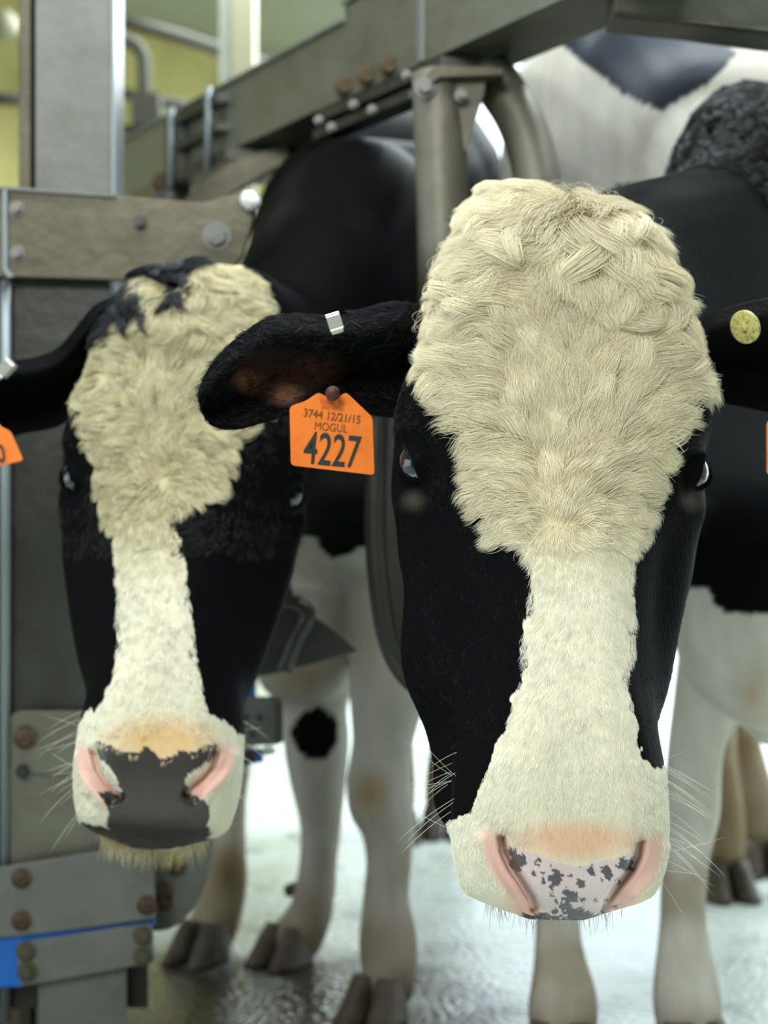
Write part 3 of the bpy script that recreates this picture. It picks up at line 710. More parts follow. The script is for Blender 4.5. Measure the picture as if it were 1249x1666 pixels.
FLOW_A = [ # x, y, dx, dy, length mm, curl
 (905,840,0,-1,14,.2),(870,850,-.9,.3,18,.3),(950,850,.9,.3,18,.3),(820,830,-.9,.7,22,.3),(1010,820,.9,.6,22,.3),
 (905,780,0,-1,22,.2),(850,770,-.7,-.4,26,.5),(800,750,-1,.35,24,.4),(960,770,.7,-.5,26,.5),(1040,770,1,.3,24,.4),
 (900,700,0,-1,26,.4),(840,680,-.7,-.7,30,.7),(790,650,-.9,-.1,30,.6),(745,620,-1,.5,28,.5),(970,690,.5,-.8,30,.6),(1050,690,.8,-.4,32,.5),(1090,650,1,.1,28,.4),
 (890,610,-.2,-1,32,.7),(800,590,-.7,-.6,36,.9),(730,570,-1,.1,26,.8),(700,540,-1,.5,18,.8),(960,600,.3,-.9,34,.7),(1040,590,.7,-.6,36,.9),(1110,570,1,.1,32,.8),
 (900,520,-.2,-1,36,1.0),(820,510,-.7,-.2,42,1.2),(740,500,-.9,.4,26,1.2),(980,510,.4,-.6,40,1.1),(1070,510,.8,.1,42,1.2),(1125,510,.8,.6,34,1.2),
 (905,455,-.1,-1,36,1.4),(860,420,-.9,.4,55,.7),(790,400,-.9,.6,42,.7),(730,400,-.8,.8,24,.9),(700,440,-.6,.9,22,1.4),
 (950,400,-.3,.9,50,.8),(1000,410,.3,.9,50,1.0),(1050,410,.6,.8,52,1.2),(1100,420,.6,.8,46,1.5),(1130,450,.8,.6,40,1.6),
 (905,350,-.6,.5,58,.6),(850,350,-.9,.45,46,.5),(800,345,-.9,.5,36,.5),(960,340,.1,.6,52,.8),(1010,340,.6,.5,52,.9),(1060,350,.8,.6,50,1.2),
 (900,300,-.9,.1,52,.7),(940,290,-.1,-.9,36,2.6),(1000,300,.8,-.2,44,1.2),(850,310,-1,.3,34,.5),
 (905,890,0,1,14,.2),(880,920,-.3,1,14,.2),(990,920,.4,1,14,.2),(940,950,.05,1,13,.1),(880,1000,-.3,1,12,.1),(1010,1000,.35,1,12,.1),
 (940,1060,0,1,12,.1),(870,1100,-.25,1,12,.1),(1015,1100,.3,1,12,.1),(930,1180,0,1,12,.1),(840,1180,-.3,1,11,.1),(1020,1180,.2,1,11,.1),
 (920,1260,0,1,11,.1),(820,1260,-.4,1,9,.1),(1040,1260,.4,1,9,.1),(920,1325,0,1,8,.1),(790,1340,-.5,.9,6,.1),(1065,1330,.5,.9,6,.1),
 (930,1360,0,1,3,0),(780,1400,-.6,.8,4,0),(1080,1400,.6,.8,4,0),(800,1460,-.6,.8,4,0),(1060,1460,.6,.8,4,0)]
def selwA(px, py, L):
    ok = inpoly(px, py, BLAZE_A) & (L[:, 2] < 10) & ~inpoly(px, py, PAD_A) & (L[:, 1] < 58.5)
    for line, sg in zip(NOS_A, (-1, 1)):
        ok &= (seg_dist(px, py, line) > 10) & (seg_dist(px, py, np.array(line, float) + np.array([sg * 15, 4])) > 15)
    ok &= ~((((px - 935) / 95) ** 2 + ((py - 1385) / 26) ** 2) < 1)
    return ok
def colwA(px, py, p, L):
    k = sstep(py, 820, 980)[:, None]; c_ = np.array(srgb(245, 237, 209)) * (1 - k) + np.array(srgb(246, 243, 228)) * k
    k = .7 * np.clip(1.3 - np.sqrt(((px - 935) / 120) ** 2 + ((py - 1368) / 40) ** 2), 0, 1)[:, None]; return c_ * (1 - k) + ORANGE * k
FA = 1.0
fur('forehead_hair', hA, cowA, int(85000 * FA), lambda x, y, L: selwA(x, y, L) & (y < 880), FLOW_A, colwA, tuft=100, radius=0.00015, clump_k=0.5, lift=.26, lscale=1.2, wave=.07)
fur('nasal_hair', hA, cowA, int(42000 * FA), lambda x, y, L: selwA(x, y, L) & (y >= 870), FLOW_A, colwA, tuft=14, radius=0.00015, clump_k=0.45, lift=.15, seg=5, lscale=.9)
LOCK_A = [(905,455,-.1,-1,34,2.0),(850,430,-.9,.5,60,1.2),(780,400,-.9,.7,44,1.4),(715,430,-.5,1,32,2.6),(700,500,-.9,.2,30,2.2),(900,360,-.7,.5,66,1.0),(840,345,-.95,.35,66,.9),(780,350,-.8,.6,36,1.3),
 (940,300,-.2,-1,46,3.4),(980,330,.4,.5,56,1.6),(1030,330,.8,.4,54,1.9),(1070,370,.8,.7,52,2.4),(1110,420,.7,.8,46,2.8),(1130,480,.9,.2,38,2.6),(1040,430,.4,.9,54,1.8),(980,440,.1,1,46,1.6),(950,390,-.2,1,56,1.3),(1080,500,.8,.3,44,2.0),(800,480,-.8,.5,48,1.8)]
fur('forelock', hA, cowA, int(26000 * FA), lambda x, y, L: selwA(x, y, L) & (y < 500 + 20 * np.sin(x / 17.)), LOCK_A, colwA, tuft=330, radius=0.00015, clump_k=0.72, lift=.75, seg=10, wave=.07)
fur('stray_hair', hA, cowA, 700, lambda x, y, L: selwA(x, y, L) & (y < 520) & (L[:, 1] < 12), [(900,300,-.3,-1,48,2.4),(760,380,-.8,-.5,44,2.2),(700,460,-1,.2,34,2.4),(980,300,.3,-1,50,2.6),(1060,340,.8,-.5,52,2.6),(1120,420,1,-.2,50,3.0),(1130,480,1,.1,44,2.6),(930,420,-.2,.5,46,2.5)],
    colwA, tuft=5, radius=0.00010, clump_k=0.35, lift=1.3, seg=10, wave=.05)
fur('muzzle_hair', hA, cowA, 15000, lambda x, y, L: selwA(x, y, L) & (y > 1230) & (L[:, 1] > 46), [(930,1300,0,1,7,.1),(930,1350,0,1,5,.1),(800,1300,-.4,1,8,.1),(770,1400,-.4,1,7,.1),(800,1460,-.2,1,6,.1),(1060,1300,.4,1,8,.1),(1085,1400,.4,1,7,.1),(1060,1460,.2,1,6,.1)],
    colwA, tuft=5, radius=0.00016, clump_k=0.35, lift=.35, seg=5)
FLOW_K = [(680,650,-.5,.8,9,0),(720,760,-.3,.9,9,0),(700,900,-.2,1,8,0),(800,1000,-.1,1,8,0),(760,1150,-.1,1,8,0),(1140,640,.6,.6,9,0),(1100,720,.6,.8,9,0),(1100,900,.2,1,8,0),(1060,1100,0,1,8,0),(1060,1200,.2,1,8,0),(680,480,-.8,-.3,20,.8),(1150,470,.8,0,22,.8)]
fur('black_hair', hA, cowA, int(26000 * FA), lambda x, y, L: ~inpoly(x, y, BLAZE_A) & (L[:, 2] < 13) & (L[:, 1] < 47) & (np.hypot(x - 668, y - 770) > 34) & (np.hypot(x - 1148, y - 762) > 36),
    FLOW_K, lambda px, py, p, L: np.tile(np.array(srgb(22, 22, 23)), (len(px), 1)), tuft=8, radius=0.00016, clump_k=0.4, lift=.12, seg=5)

def whiskers(name, head, parent, n, lo, hi, sg_len=(0.03, 0.07), smin=48):
    W, N = head.W, head.N; cl = (head.L[1:] + head.L[:-1]) * .5
    m_ = (cl[..., 1] > smin) & (cl[..., 1] < 58) & (np.abs(cl[..., 0]) > lo) & (cl[..., 2] < hi) & (cl[..., 2] > 5) & (head.N[1:, :, 1] < .2)
    p, nn = sample_grid(W, N, n, m_); L = head.local(p)
    T = np.stack([np.sign(L[:, 0]) * .6, -.3 * np.ones(n), rng.normal(-.25, .35, n)], -1); T -= nn * (T * nn).sum(1)[:, None]; T /= np.linalg.norm(T, axis=1)[:, None]
    return strands(name, p, T, nn, rng.uniform(*sg_len, n), np.full(n, .00014), np.tile(np.array(srgb(222, 220, 205)), (n, 1)), parent, seg=7, lift=1.4, gravity=.1, straight=True)
whiskers('whiskers', hA, cowA, 46, 6.8, 9, (.025, .06))

def chin_hair(name, head, parent, n, col, l0, l1, d0, s0=56.5):
    W, N = head.W, head.N; cl = (head.L[1:] + head.L[:-1]) * .5
    m_ = (cl[..., 1] > s0) & (cl[..., 2] > d0) & (cl[..., 2] < 12.5) & (np.abs(cl[..., 0]) < 5.5)
    p, nn = sample_grid(W, N, n, m_)
    T = np.tile(np.array([0, -.35, -1.0]), (n, 1)) + rng.normal(0, .12, (n, 3)); T /= np.linalg.norm(T, axis=1)[:, None]
    Nn = np.tile(np.array([0, -1.0, 0]), (n, 1))
    return strands(name, p, T, Nn, rng.uniform(l0, l1, n), np.full(n, .00018), np.tile(np.array(col), (n, 1)) * rng.uniform(.8, 1.1, (n, 1)), parent, seg=6, lift=.1)
chin_hair('chin_hair', hA, cowA, 160, srgb(190, 180, 165), .008, .022, 9)
def body_fur(name, me, parent, n, region, dirv, length, color, tuft, radius, lift=.5, clump_k=.7, wave=.1):
    me.calc_loop_triangles(); V = verts_of(me)
    t = np.empty(len(me.loop_triangles) * 3, np.int32); me.loop_triangles.foreach_get('vertices', t); t = t.reshape(-1, 3)
    c_ = V[t].mean(1); px, py = toPx(c_); ok = region(px, py, c_); t = t[ok]
    cr_ = np.cross(V[t[:, 1]] - V[t[:, 0]], V[t[:, 2]] - V[t[:, 0]]); A = np.linalg.norm(cr_, axis=1); nn = cr_ / np.maximum(A, 1e-12)[:, None]
    k = rng.choice(len(t), n, p=A / A.sum()); a, b = rng.random((2, n, 1)); f = (a + b) > 1; a = np.where(f, 1 - a, a); b = np.where(f, 1 - b, b)
    p = V[t[k, 0]] * (1 - a - b) + V[t[k, 1]] * a + V[t[k, 2]] * b; nn = nn[k]
    px, py = toPx(p); g = make_tufts(px, py, tuft)
    T = np.tile(np.array(dirv, float), (n, 1)); T += (rng.normal(0, .35, (n, 3)))[g]; T -= nn * (T * nn).sum(1)[:, None]; T /= np.linalg.norm(T, axis=1)[:, None]
    return strands(name, p, T, nn, rng.uniform(.6, 1.1, n) * length, np.full(n, radius), np.tile(np.array(color), (n, 1)) * rng.uniform(.7, 1.2, (n, 1)), parent, seg=6, lift=lift, clump=g, clump_k=clump_k, wave=wave)
body_fur('neck_hair', meA, cowA, 24000, lambda x, y, c: (x > 1000) & (y < 620) & (c[:, 1] > 1.6) & (c[:, 1] < 1.90), (-.5, -.6, -.3), .018, srgb(14, 16, 20), 14, .0003, .35, .4)
body_fur('ear_hair', meA, cowA, 7000, lambda x, y, c: (x > 322) & (x < 690) & (y > 485) & (y < 700) & (c[:, 1] < 1.4) & (c[:, 1] > 1.15), (-.9, 0, -.15), .010, srgb(18, 18, 19), 10, .00016, .3, .5)
# front feet and hind feet of the near cow
claws(cowA, P(915, 833 + .72 * F / 1.93, 1.93), (-.2, -1), .95)
claws(cowA, P(1122, 833 + .72 * F / 1.93, 1.93), (.15, -1), .95)
claws(cowA, np.array([.64, 2.79, 0]), (.1, -1)); claws(cowA, np.array([.76, 2.97, 0]), (-.1, -1))

# ------------------------------------------------------------------ cow B: behind to the left
BLAZE_B = [(150,575),(132,625),(140,670),(158,715),(165,770),(172,830),(186,870),(192,960),(190,1000),(192,1040),(188,1090),(165,1145),(120,1178),(85,1250),(60,1400),(420,1400),(420,1260),(395,1200),(335,1160),
  (326,1110),(318,1060),(310,1000),(296,930),(290,880),(272,848),(295,820),(330,812),(355,790),(362,740),(380,700),(420,660),(430,600),(440,540),(412,525),(400,490),(420,455),(390,425),(345,398),(300,400),(272,430),(262,455),(240,420),(222,430),(218,490),(180,492),(160,520)]
PAD_B = [(158,1208),(172,1212),(200,1222),(222,1228),(234,1214),(246,1226),(262,1236),(280,1228),(292,1218),(310,1224),(335,1214),(352,1210),(348,1232),(322,1252),(304,1270),(302,1292),(312,1292),(340,1312),(342,1362),(300,1376),(240,1388),(190,1380),(125,1356),(108,1330),(112,1318),(140,1342),(178,1345),(166,1300),(162,1290),(176,1286),(195,1296),(200,1286),(180,1252),(160,1232)]
BLACKTOP = [(140,540),(140,440),(200,370),(300,370),(440,400),(440,450),(420,470),(390,430),(350,405),(308,402),(300,440),(288,475),(276,485),(268,450),(258,432),(252,455),(250,500),(238,505),(230,478),(224,505),(212,528),(178,520)]
hB = Head(P(330, 405, 1.55), P(243, 1378, 1.36), 6, .95)
headB = hB.build(240, 0.2, 0.4, carver(NOS_B, 14, .8))
def colB_head(px, py, V, L):
    j = 6 * vnoise(V, 70); j2 = 6 * vnoise(V + 3, 70)
    wh = inpoly(px + j, py + j2, BLAZE_B) & (L[:, 2] < 11.5) & ~inpoly(px, py, BLACKTOP)
    col = np.where(wh[:, None], np.array(srgb(204, 196, 158)) + (WHITE * .95 - np.array(srgb(204, 196, 158))) * sstep(py, 830, 960)[:, None], BLACK)
    face = wh & (L[:, 1] > 44)
    k = (np.clip(1.5 - np.hypot((px - 262) / 75, (py - 1205) / 34), 0, 1) * face)[:, None] * .85; col = col * (1 - k) + np.array(srgb(222, 182, 126)) * k
    for line, sg in zip(NOS_B, (-1, 1)):
        o = np.array(line, float) + np.array([sg * 14, 6]); d = seg_dist(px, py, o); k = (np.clip(1.6 - d / 15, 0, 1) * face)[:, None]; col = col * (1 - k) + PINK * .95 * k
    pad = inpoly(px + j * .5, py + j2 * .5, PAD_B) & (L[:, 1] > 44)
    return np.where(pad[:, None], np.array(srgb(58, 54, 52)), col), pad * .9
bodyB = fuse([
  loft([(-.18,1.62,.90,.085,.10),(-.125,1.76,.87,.09,.13),(-.08,1.93,.92,.13,.21),(-.04,2.10,.95,.17,.30),(-.03,2.3,.94,.18,.32)], WA, p=2.2),
  loft([(-.04,2.06,.90,.13,.24),(-.03,2.2,.93,.18,.34),(-.025,2.38,.94,.18,.36),(.005,2.58,.98,.20,.43),(.04,2.8,1.02,.215,.46),(.04,3.15,1.03,.20,.40),(.08,3.4,1.12,.14,.28)], WA, p=3.2, n=50),
  loft([(*P(500,1000,2.28),.10,.10),(*P(495,1065,2.3),.085,.09),(*P(490,1120,2.32),.06,.06),(*P(488,1150,2.32),.03,.03)], WA),
  loft(leg_px([(900,560,720),(1000,565,720),(1080,566,706),(1150,568,688),(1210,572,672),(1270,563,668),(1310,566,674),(1345,585,676),(1400,595,670),(1460,590,665),(1510,584,676),(1550,584,680),(1590,590,676),(1620,592,672)],(2.2,2.12)), WA),
  loft(leg_px([(980,480,590),(1080,470,580),(1150,461,565),(1200,460,569),(1250,467,566),(1290,476,562),(1340,487,556),(1400,486,549),(1450,479,546),(1490,466,540),(1520,445,528),(1540,436,515)],(2.32,2.38)), WA),
  loft([(.12,3.25,1.0,.10,.2),(.13,3.3,.72,.10,.16),(.155,3.5,.52,.06,.08),(.165,3.5,.42,.045,.06),(.15,3.4,.26,.036,.045),(.135,3.34,.13,.042,.05),(.13,3.31,.06,.04,.046)], WA),
  loft([(0,3.25,1.0,.10,.2),(-.02,3.3,.72,.10,.16),(.01,3.45,.52,.06,.08),(.02,3.5,.42,.045,.06),(.03,3.4,.26,.036,.045),(.03,3.3,.13,.042,.05),(.03,3.27,.06,.04,.046)], WA),
], 0.0078, 5)
meB = union(headB, bodyB)
for e_ in (
  ear_grid([(190,480),(150,500),(100,560),(60,580),(0,590),(-70,620),(-130,680),(-145,720)], [(190,600),(150,640),(100,690),(40,705),(-20,720),(-80,745),(-125,745),(-143,730)], (1.60, 1.52)),
  ear_grid([(385,500),(420,490),(440,500),(500,520),(560,560),(575,600)], [(385,590),(420,600),(460,630),(520,640),(560,630),(576,610)], (1.62, 1.68)),
): meB = union(meB, e_)
def colB(V):
    px, py = toPx(V); L = hB.local(V); Y = V[:, 1]; n_ = vnoise(V, 25)
    hc, gl = colB_head(px, py, V, L)
    ishead = (L[:, 2] < 12.5) & (L[:, 1] < 62) & (np.abs(L[:, 0]) < 13.6) & (Y < 1.72) & (L[:, 1] > -3)
    white = (Y > 1.9) & (py + 9 * n_ > 892 - 25 * np.exp(-((px - 500) / 22) ** 2) + 25 * np.exp(-((px - 545) / 20) ** 2))
    white &= ~((Y > 2.2) & (np.hypot((px - 515 + 3 * n_) / 37, (py - 1193) / 44) < 1))
    base = np.where(white[:, None], np.array(srgb(184, 179, 170)), BLACK)
    for cx, cy, rx, ry, s_ in ((600,1290,36,44,.8),(490,1100,70,40,.6),(590,1040,60,60,.3)):
        k = (np.clip(1.2 - np.hypot((px - cx) / rx, (py - cy) / ry), 0, 1) * white)[:, None] * s_; base = base * (1 - k) + np.array(srgb(150, 122, 78)) * k
    hind = ((Y > 3.0) & (V[:, 2] < .5))[:, None] * 0.7; base = base * (1 - hind) + np.array(srgb(128, 104, 70)) * hind
    base = world_rest(px, py, V, base)
    return np.where(ishead[:, None], hc, base), gl * ishead
cowB = empty('cow', (-.03, 2.3, 0), 'second cow with dark grey nose and black locks on its poll, at left', 'cow', 'cows lined up in the stalls')
oB = link_mesh('body', meB, None, cowB, True); meB.materials.clear(); meB.materials.append(M_coat)
c, g_ = colB(verts_of(meB)); set_attr(meB, c, g_)
hB.eyeball(-1, cowB, .25); hB.eyeball(1, cowB, .35)
FLOW_B = [(250,860,-.1,1,14,.2),(220,800,-.8,.6,20,.3),(310,780,.8,.5,22,.4),(260,740,0,-1,22,.4),(190,700,-1,.2,24,.4),(340,700,.9,.3,26,.5),(260,640,0,-1,28,.6),(180,620,-1,0,26,.6),(340,620,.8,-.2,30,.6),
 (270,560,-.2,-.8,34,.8),(200,540,-.9,.1,32,.7),(360,560,.8,0,34,.8),(280,500,-.3,.8,44,1.0),(330,480,.5,.7,44,1.0),(220,500,-.6,.8,40,.8),(385,480,.8,.6,40,1.0),(250,440,-.4,.9,48,.8),(320,420,.2,.8,46,.8),(380,430,.8,.7,44,.8),(300,410,.1,.6,40,.8),
 (250,960,0,1,12,.1),(210,960,-.3,1,12,.1),(290,960,.3,1,12,.1),(255,1080,0,1,11,.1),(255,1160,0,1,9,.1),(150,1200,-.6,.8,9,.1),(360,1200,.6,.8,8,.1),(130,1280,-.7,.6,9,0),(370,1280,.5,.8,6,0)]
def selwB(px, py, L):
    ok = inpoly(px, py, BLAZE_B) & ~inpoly(px, py, BLACKTOP) & (L[:, 2] < 11) & ~inpoly(px, py, PAD_B) & (L[:, 1] < 58.5)
    for line, sg in zip(NOS_B, (-1, 1)):
        ok &= (seg_dist(px, py, line) > 6) & (seg_dist(px, py, np.array(line, float) + np.array([sg * 12, 6])) > 13)
    return ok & (np.hypot((px - 262) / 60, (py - 1210) / 18) > 1)
def colwB(px, py, p, L):
    k = sstep(py, 820, 980)[:, None]; c_ = np.array(srgb(218, 211, 176)) * (1 - k) + np.array(srgb(236, 232, 214)) * k
    k = (np.clip(1.5 - np.hypot((px - 262) / 80, (py - 1205) / 40), 0, 1))[:, None] * .8; return c_ * (1 - k) + np.array(srgb(222, 182, 126)) * k
fur('forehead_hair', hB, cowB, 30000, lambda x, y, L: selwB(x, y, L) & (y < 880), FLOW_B, colwB, tuft=46, radius=0.00024, clump_k=.6)
fur('poll_locks', hB, cowB, 20000, lambda x, y, L: inpoly(x, y, BLACKTOP) & (y < 530), [(180,440,-.5,.9,50,1.2),(220,410,-.4,1,58,1.0),(260,400,0,1,44,.7),(300,395,.3,.9,40,.9),(360,400,.8,.5,34,1.0),(430,450,.7,.6,26,1.2)],
    lambda px, py, p, L: np.tile(np.array(srgb(30, 32, 38)), (len(px), 1)), tuft=160, radius=.00026, clump_k=.8, lift=.6, wave=.05)
fur('nasal_hair', hB, cowB, 16000, lambda x, y, L: selwB(x, y, L) & (y >= 870), FLOW_B, colwB, tuft=16, radius=0.00026, clump_k=.55, lift=.18, seg=5)
fur('black_hair', hB, cowB, 9000, lambda x, y, L: (y < 900) & ~inpoly(x, y, BLAZE_B) & (L[:, 2] < 15) & (np.hypot(x - 110, y - 790) > 30) & (np.hypot(x - 452, y - 785) > 30),
    [(200,440,-.6,.8,42,.8),(250,430,-.2,.9,46,.6),(170,480,-.7,.9,32,.8),(130,600,-.5,.8,12,.2),(120,750,-.3,1,9,0),(420,600,.5,.8,14,.3),(400,800,.1,1,9,0),(330,840,-.7,.4,16,.3),(420,470,.7,.5,26,.8)],
    lambda px, py, p, L: np.tile(np.array(srgb(20, 20, 22)), (len(px), 1)), tuft=14, radius=.0003, clump_k=.6, lift=.2)
whiskers('whiskers', hB, cowB, 30, 5.5, 10, (.02, .05))
chin_hair('chin_hair', hB, cowB, 500, srgb(214, 196, 150), .012, .026, 8.5)
claws(cowB, P(622, 833 + .72 * F / 2.12, 2.12), (-.45, -1), .9)
claws(cowB, P(478, 833 + .72 * F / 2.38, 2.38), (-.7, -1), .9)
claws(cowB, np.array([.13, 3.31, 0]), (0, -1)); claws(cowB, np.array([.03, 3.27, 0]), (0, -1))

# ------------------------------------------------------------------ cow C: only one muddy foreleg shows
hC = Head((-.86, 1.72, .84), (-.90, 1.55, .27), -10)
headC = hC.build(120, 0.6, 0.8)
bodyC = fuse([
  loft([(-.85,1.80,.76,.08,.10),(-.78,1.9,.78,.10,.15),(-.66,2.05,.8,.12,.2),(-.53,2.25,.82,.15,.26),(-.5,2.4,.84,.17,.28)], WA, p=2.2),
  loft([(-.52,2.25,.82,.12,.2),(-.5,2.38,.84,.18,.3),(-.5,2.7,.86,.22,.33),(-.5,3.0,.86,.22,.33),(-.49,3.3,.9,.15,.24)], WA, p=2.5),
  loft(leg_px([(1000,325,425),(1100,325,420),(1200,335,412),(1260,338,408),(1300,345,402),(1365,346,400),(1400,338,402),(1430,333,404),(1480,315,396),(1510,304,388),(1530,300,380)],(2.42,2.42)), WA),
  loft([(-.6,2.42,.65,.08,.09),(-.61,2.42,.45,.055,.06),(-.61,2.42,.32,.045,.045),(-.61,2.42,.2,.034,.036),(-.61,2.40,.12,.042,.045),(-.61,2.38,.06,.04,.042)], WA),
  loft([(-.6,3.2,.8,.09,.14),(-.6,3.3,.5,.055,.07),(-.6,3.32,.4,.04,.05),(-.6,3.25,.2,.035,.04),(-.6,3.2,.12,.04,.045),(-.6,3.18,.06,.04,.044)], WA),
  loft([(-.4,3.2,.8,.09,.14),(-.4,3.3,.5,.055,.07),(-.4,3.32,.4,.04,.05),(-.4,3.25,.2,.035,.04),(-.4,3.2,.12,.04,.045),(-.4,3.18,.06,.04,.044)], WA),
], 0.012, 4)
meC = union(headC, bodyC)
def colC(V):
    px, py = toPx(V); L = hC.local(V); n_ = vnoise(V, 9)
    white = ((n_ > .55) & (V[:, 1] > 1.9)) | (V[:, 2] < .55) | ((np.abs(L[:, 0]) < 3.5) & (L[:, 2] < 4) & (V[:, 1] < 1.8))
    base = np.where(white[:, None], np.array(srgb(196, 188, 168)), BLACK)
    k = (np.clip(1.2 - np.hypot((px - 372) / 30, (py - 1420) / 45), 0, 1) * (V[:, 2] < .3))[:, None] * .8; base = base * (1 - k) + np.array(srgb(110, 92, 56)) * k
    return world_rest(px, py, V, base), np.zeros(len(V))
cowC = empty('cow', (-.5, 2.6, 0), 'cow hidden behind the steel panel at left, only a muddy white foreleg and hoof showing', 'cow', 'cows lined up in the stalls')
link_mesh('body', meC, None, cowC, True); meC.materials.clear(); meC.materials.append(M_coat)
c, g_ = colC(verts_of(meC)); set_attr(meC, c, g_)
claws(cowC, P(340, 833 + .72 * F / 2.40, 2.40), (-.5, -1), .9)
claws(cowC, np.array([-.61, 2.38, 0]), (0, -1)); claws(cowC, np.array([-.6, 3.18, 0]), (0, -1)); claws(cowC, np.array([-.4, 3.18, 0]), (0, -1))

# ================================================================== EAR TAGS AND CLIPS
def text_part(txt, origin, right, up, normal, size, m, parent, xs=1.0, name='lettering', bold=0.0):
    cu = bpy.data.curves.new(name, 'FONT'); cu.body = txt; cu.size = size; cu.align_x = 'CENTER'; cu.align_y = 'CENTER'
    cu.extrude = 0.0002; cu.offset = bold; cu.resolution_u = 4
    o = bpy.data.objects.new(name, cu); COL.objects.link(o)
    dg = bpy.context.evaluated_depsgraph_get(); me = bpy.data.meshes.new_from_object(o.evaluated_get(dg), depsgraph=dg)
    bpy.data.objects.remove(o)
    V = verts_of(me); W = np.array(origin) + V[:, 0:1] * xs * right + V[:, 1:2] * up + (V[:, 2:3] + 0.0004) * normal
    me.vertices.foreach_set('co', W.ravel()); me.update(); me.name = name
    return link_mesh(name, me, m, parent)

def ear_tag(outline, D, label, texts, stud=None, group=None, tilt=0.0):
    xs = [p[0] for p in outline]; ys = [p[1] for p in outline]; x0, x1 = min(xs), max(xs)
    t = empty('ear_tag', P((x0 + x1) / 2, max(ys), D), label, 'ear tag', group)
    pxprism('tag_plate', outline, D, 0.0022, M_orange, t, 0.0007, D + tilt)
    dd = lambda x: D + tilt * (x - x0) / (x1 - x0)
    for txt, x, y, h, rot, xs_, m, b in texts:
        r = P(x + 50, y + 50 * math.tan(math.radians(rot)), dd(x + 50)) - P(x - 50, y - 50 * math.tan(math.radians(rot)), dd(x - 50)); r /= np.linalg.norm(r)
        nrm = np.cross(r, np.array([0, 0, 1.0])); nrm /= np.linalg.norm(nrm); nrm = nrm if nrm[1] < 0 else -nrm
        up = np.cross(nrm, r); up = up if up[2] > 0 else -up
        text_part(txt, P(x, y, dd(x)), r, up, nrm, h / F * D, m, t, xs_, bold=b)
    return t

def rounded(pts, r, n=4):
    """round the corners of an outline"""
    out = []; k = len(pts)
    for i in range(k):
        p0, p1, p2 = (np.array(pts[(i + o) % k], float) for o in (-1, 0, 1))
        a = (p0 - p1) / np.linalg.norm(p0 - p1); b = (p2 - p1) / np.linalg.norm(p2 - p1)
        rr = min(r, np.linalg.norm(p0 - p1) * .45, np.linalg.norm(p2 - p1) * .45)
        for j in range(n + 1):
            s_ = j / n; out.append(tuple((1 - s_) ** 2 * (p1 + a * rr) + 2 * s_ * (1 - s_) * p1 + s_ ** 2 * (p1 + b * rr)))
    return out
DT = 1.235
tagA = ear_tag(rounded([(471,661),(498,652),(518,638),(530,645),(552,645),(563,638),(606,679),(609,773),(473,757)], 7), DT,
    'orange plastic ear tag numbered 4227 hanging from the near cow\'s left-side ear', [
    ('4227', 540, 735, 75, 5.5, .62, M_ink, .0003), ('MOGUL', 538, 696, 19, 5.5, .82, M_ink2, .0), ('3744 12/21/15', 540, 678, 19, 7.5, .86, M_ink2, .0001),
    ('IIIIIIIII  IIII', 540, 655, 12, 6, .9, M_ink3, .0), ('IIIIIII IIIIIIII', 540, 664, 10, 6, .9, M_ink3, .0)], tilt=.01)
cyl('tag_button', P(541, 640, DT - .004), P(541, 640, DT + .02), .0062, mat('dark_red_stud', srgb(70, 26, 20), .5), tagA, 20)
tagB = ear_tag(rounded([(-70,690),(-40,670),(-15,668),(0,694),(17,702),(38,749),(0,758),(-58,772)], 6), 1.50, 'orange ear tag ending in 0, at the left edge of the photo', [
    ('90', -6, 741, 42, -10, .72, M_ink, .0006)])
tagC = ear_tag(rounded([(1247,686),(1290,655),(1330,655),(1385,686),(1388,780),(1247,772)], 7), 1.272, 'orange ear tag cut off by the right edge of the photo', [])

for t_, x, y, D in ((tagB, -28, 678, 1.50), (tagC, 1310, 664, 1.272)):
    cyl('tag_button', P(x, y, D - .004), P(x, y, D + .03), .0062, bpy.data.materials['dark_red_stud'], t_, 20)

def disc(name, c, r, th, nrm, m, parent=None):
    nrm = np.array(nrm, float); nrm /= np.linalg.norm(nrm)
    return tube(name, [c - nrm * th, c - nrm * th * .6, c + nrm * th * .6, c + nrm * th], [r * .93, r, r, r * .93], m, parent, 32, False)
st = empty('tag_stud', P(1212, 532, 1.27), 'round yellowed plastic stud in the near cow\'s right-side ear', 'ear stud')
disc('stud_plate', P(1212, 532, 1.262), .0145, .0016, (-.72, -.62, -.30), M_stud, st)
disc('stud_pin', P(1211, 532, 1.2595), .0035, .0018, (-.72, -.62, -.30), M_stud, st)

def ear_clip(label, pts, D, w_, group=None):
    """folded metal band over the ear's upper rim"""
    a, b, c_ = (P(x, y, D) for x, y in pts)
    d = (b - a); d /= np.linalg.norm(d); e = np.cross(d, [0, 1, 0]); e /= np.linalg.norm(e)
    t = empty('ear_clip', b, label, 'ear clip', group)
    prism('band', [a - e * w_, a + e * w_, b + e * w_, b - e * w_], (0, -.0018, 0), M_clip, t, .0005)
    prism('crimp', [b - e * w_, b + e * w_, c_ + e * w_ * .8, c_ - e * w_ * .8], (0, -.0030, 0), M_clip, t, .0006)
    prism('back_band', [a - e * w_ + (0, .012, 0), a + e * w_ + (0, .012, 0), b + e * w_ + (0, .012, 0), b - e * w_ + (0, .012, 0)], (0, .0015, 0), M_clip, t, .0004)
    prism('fold', [a - e * w_ + (0, -.0018, 0), a + e * w_ + (0, -.0018, 0), a + e * w_ + (0, .0135, 0), a - e * w_ + (0, .0135, 0)], -d * .0018, M_clip, t, .0004)
    return t
ear_clip('small shiny metal clip on the upper rim of the near cow\'s black ear', [(541,513),(548,535),(550,543)], 1.246, .0060)
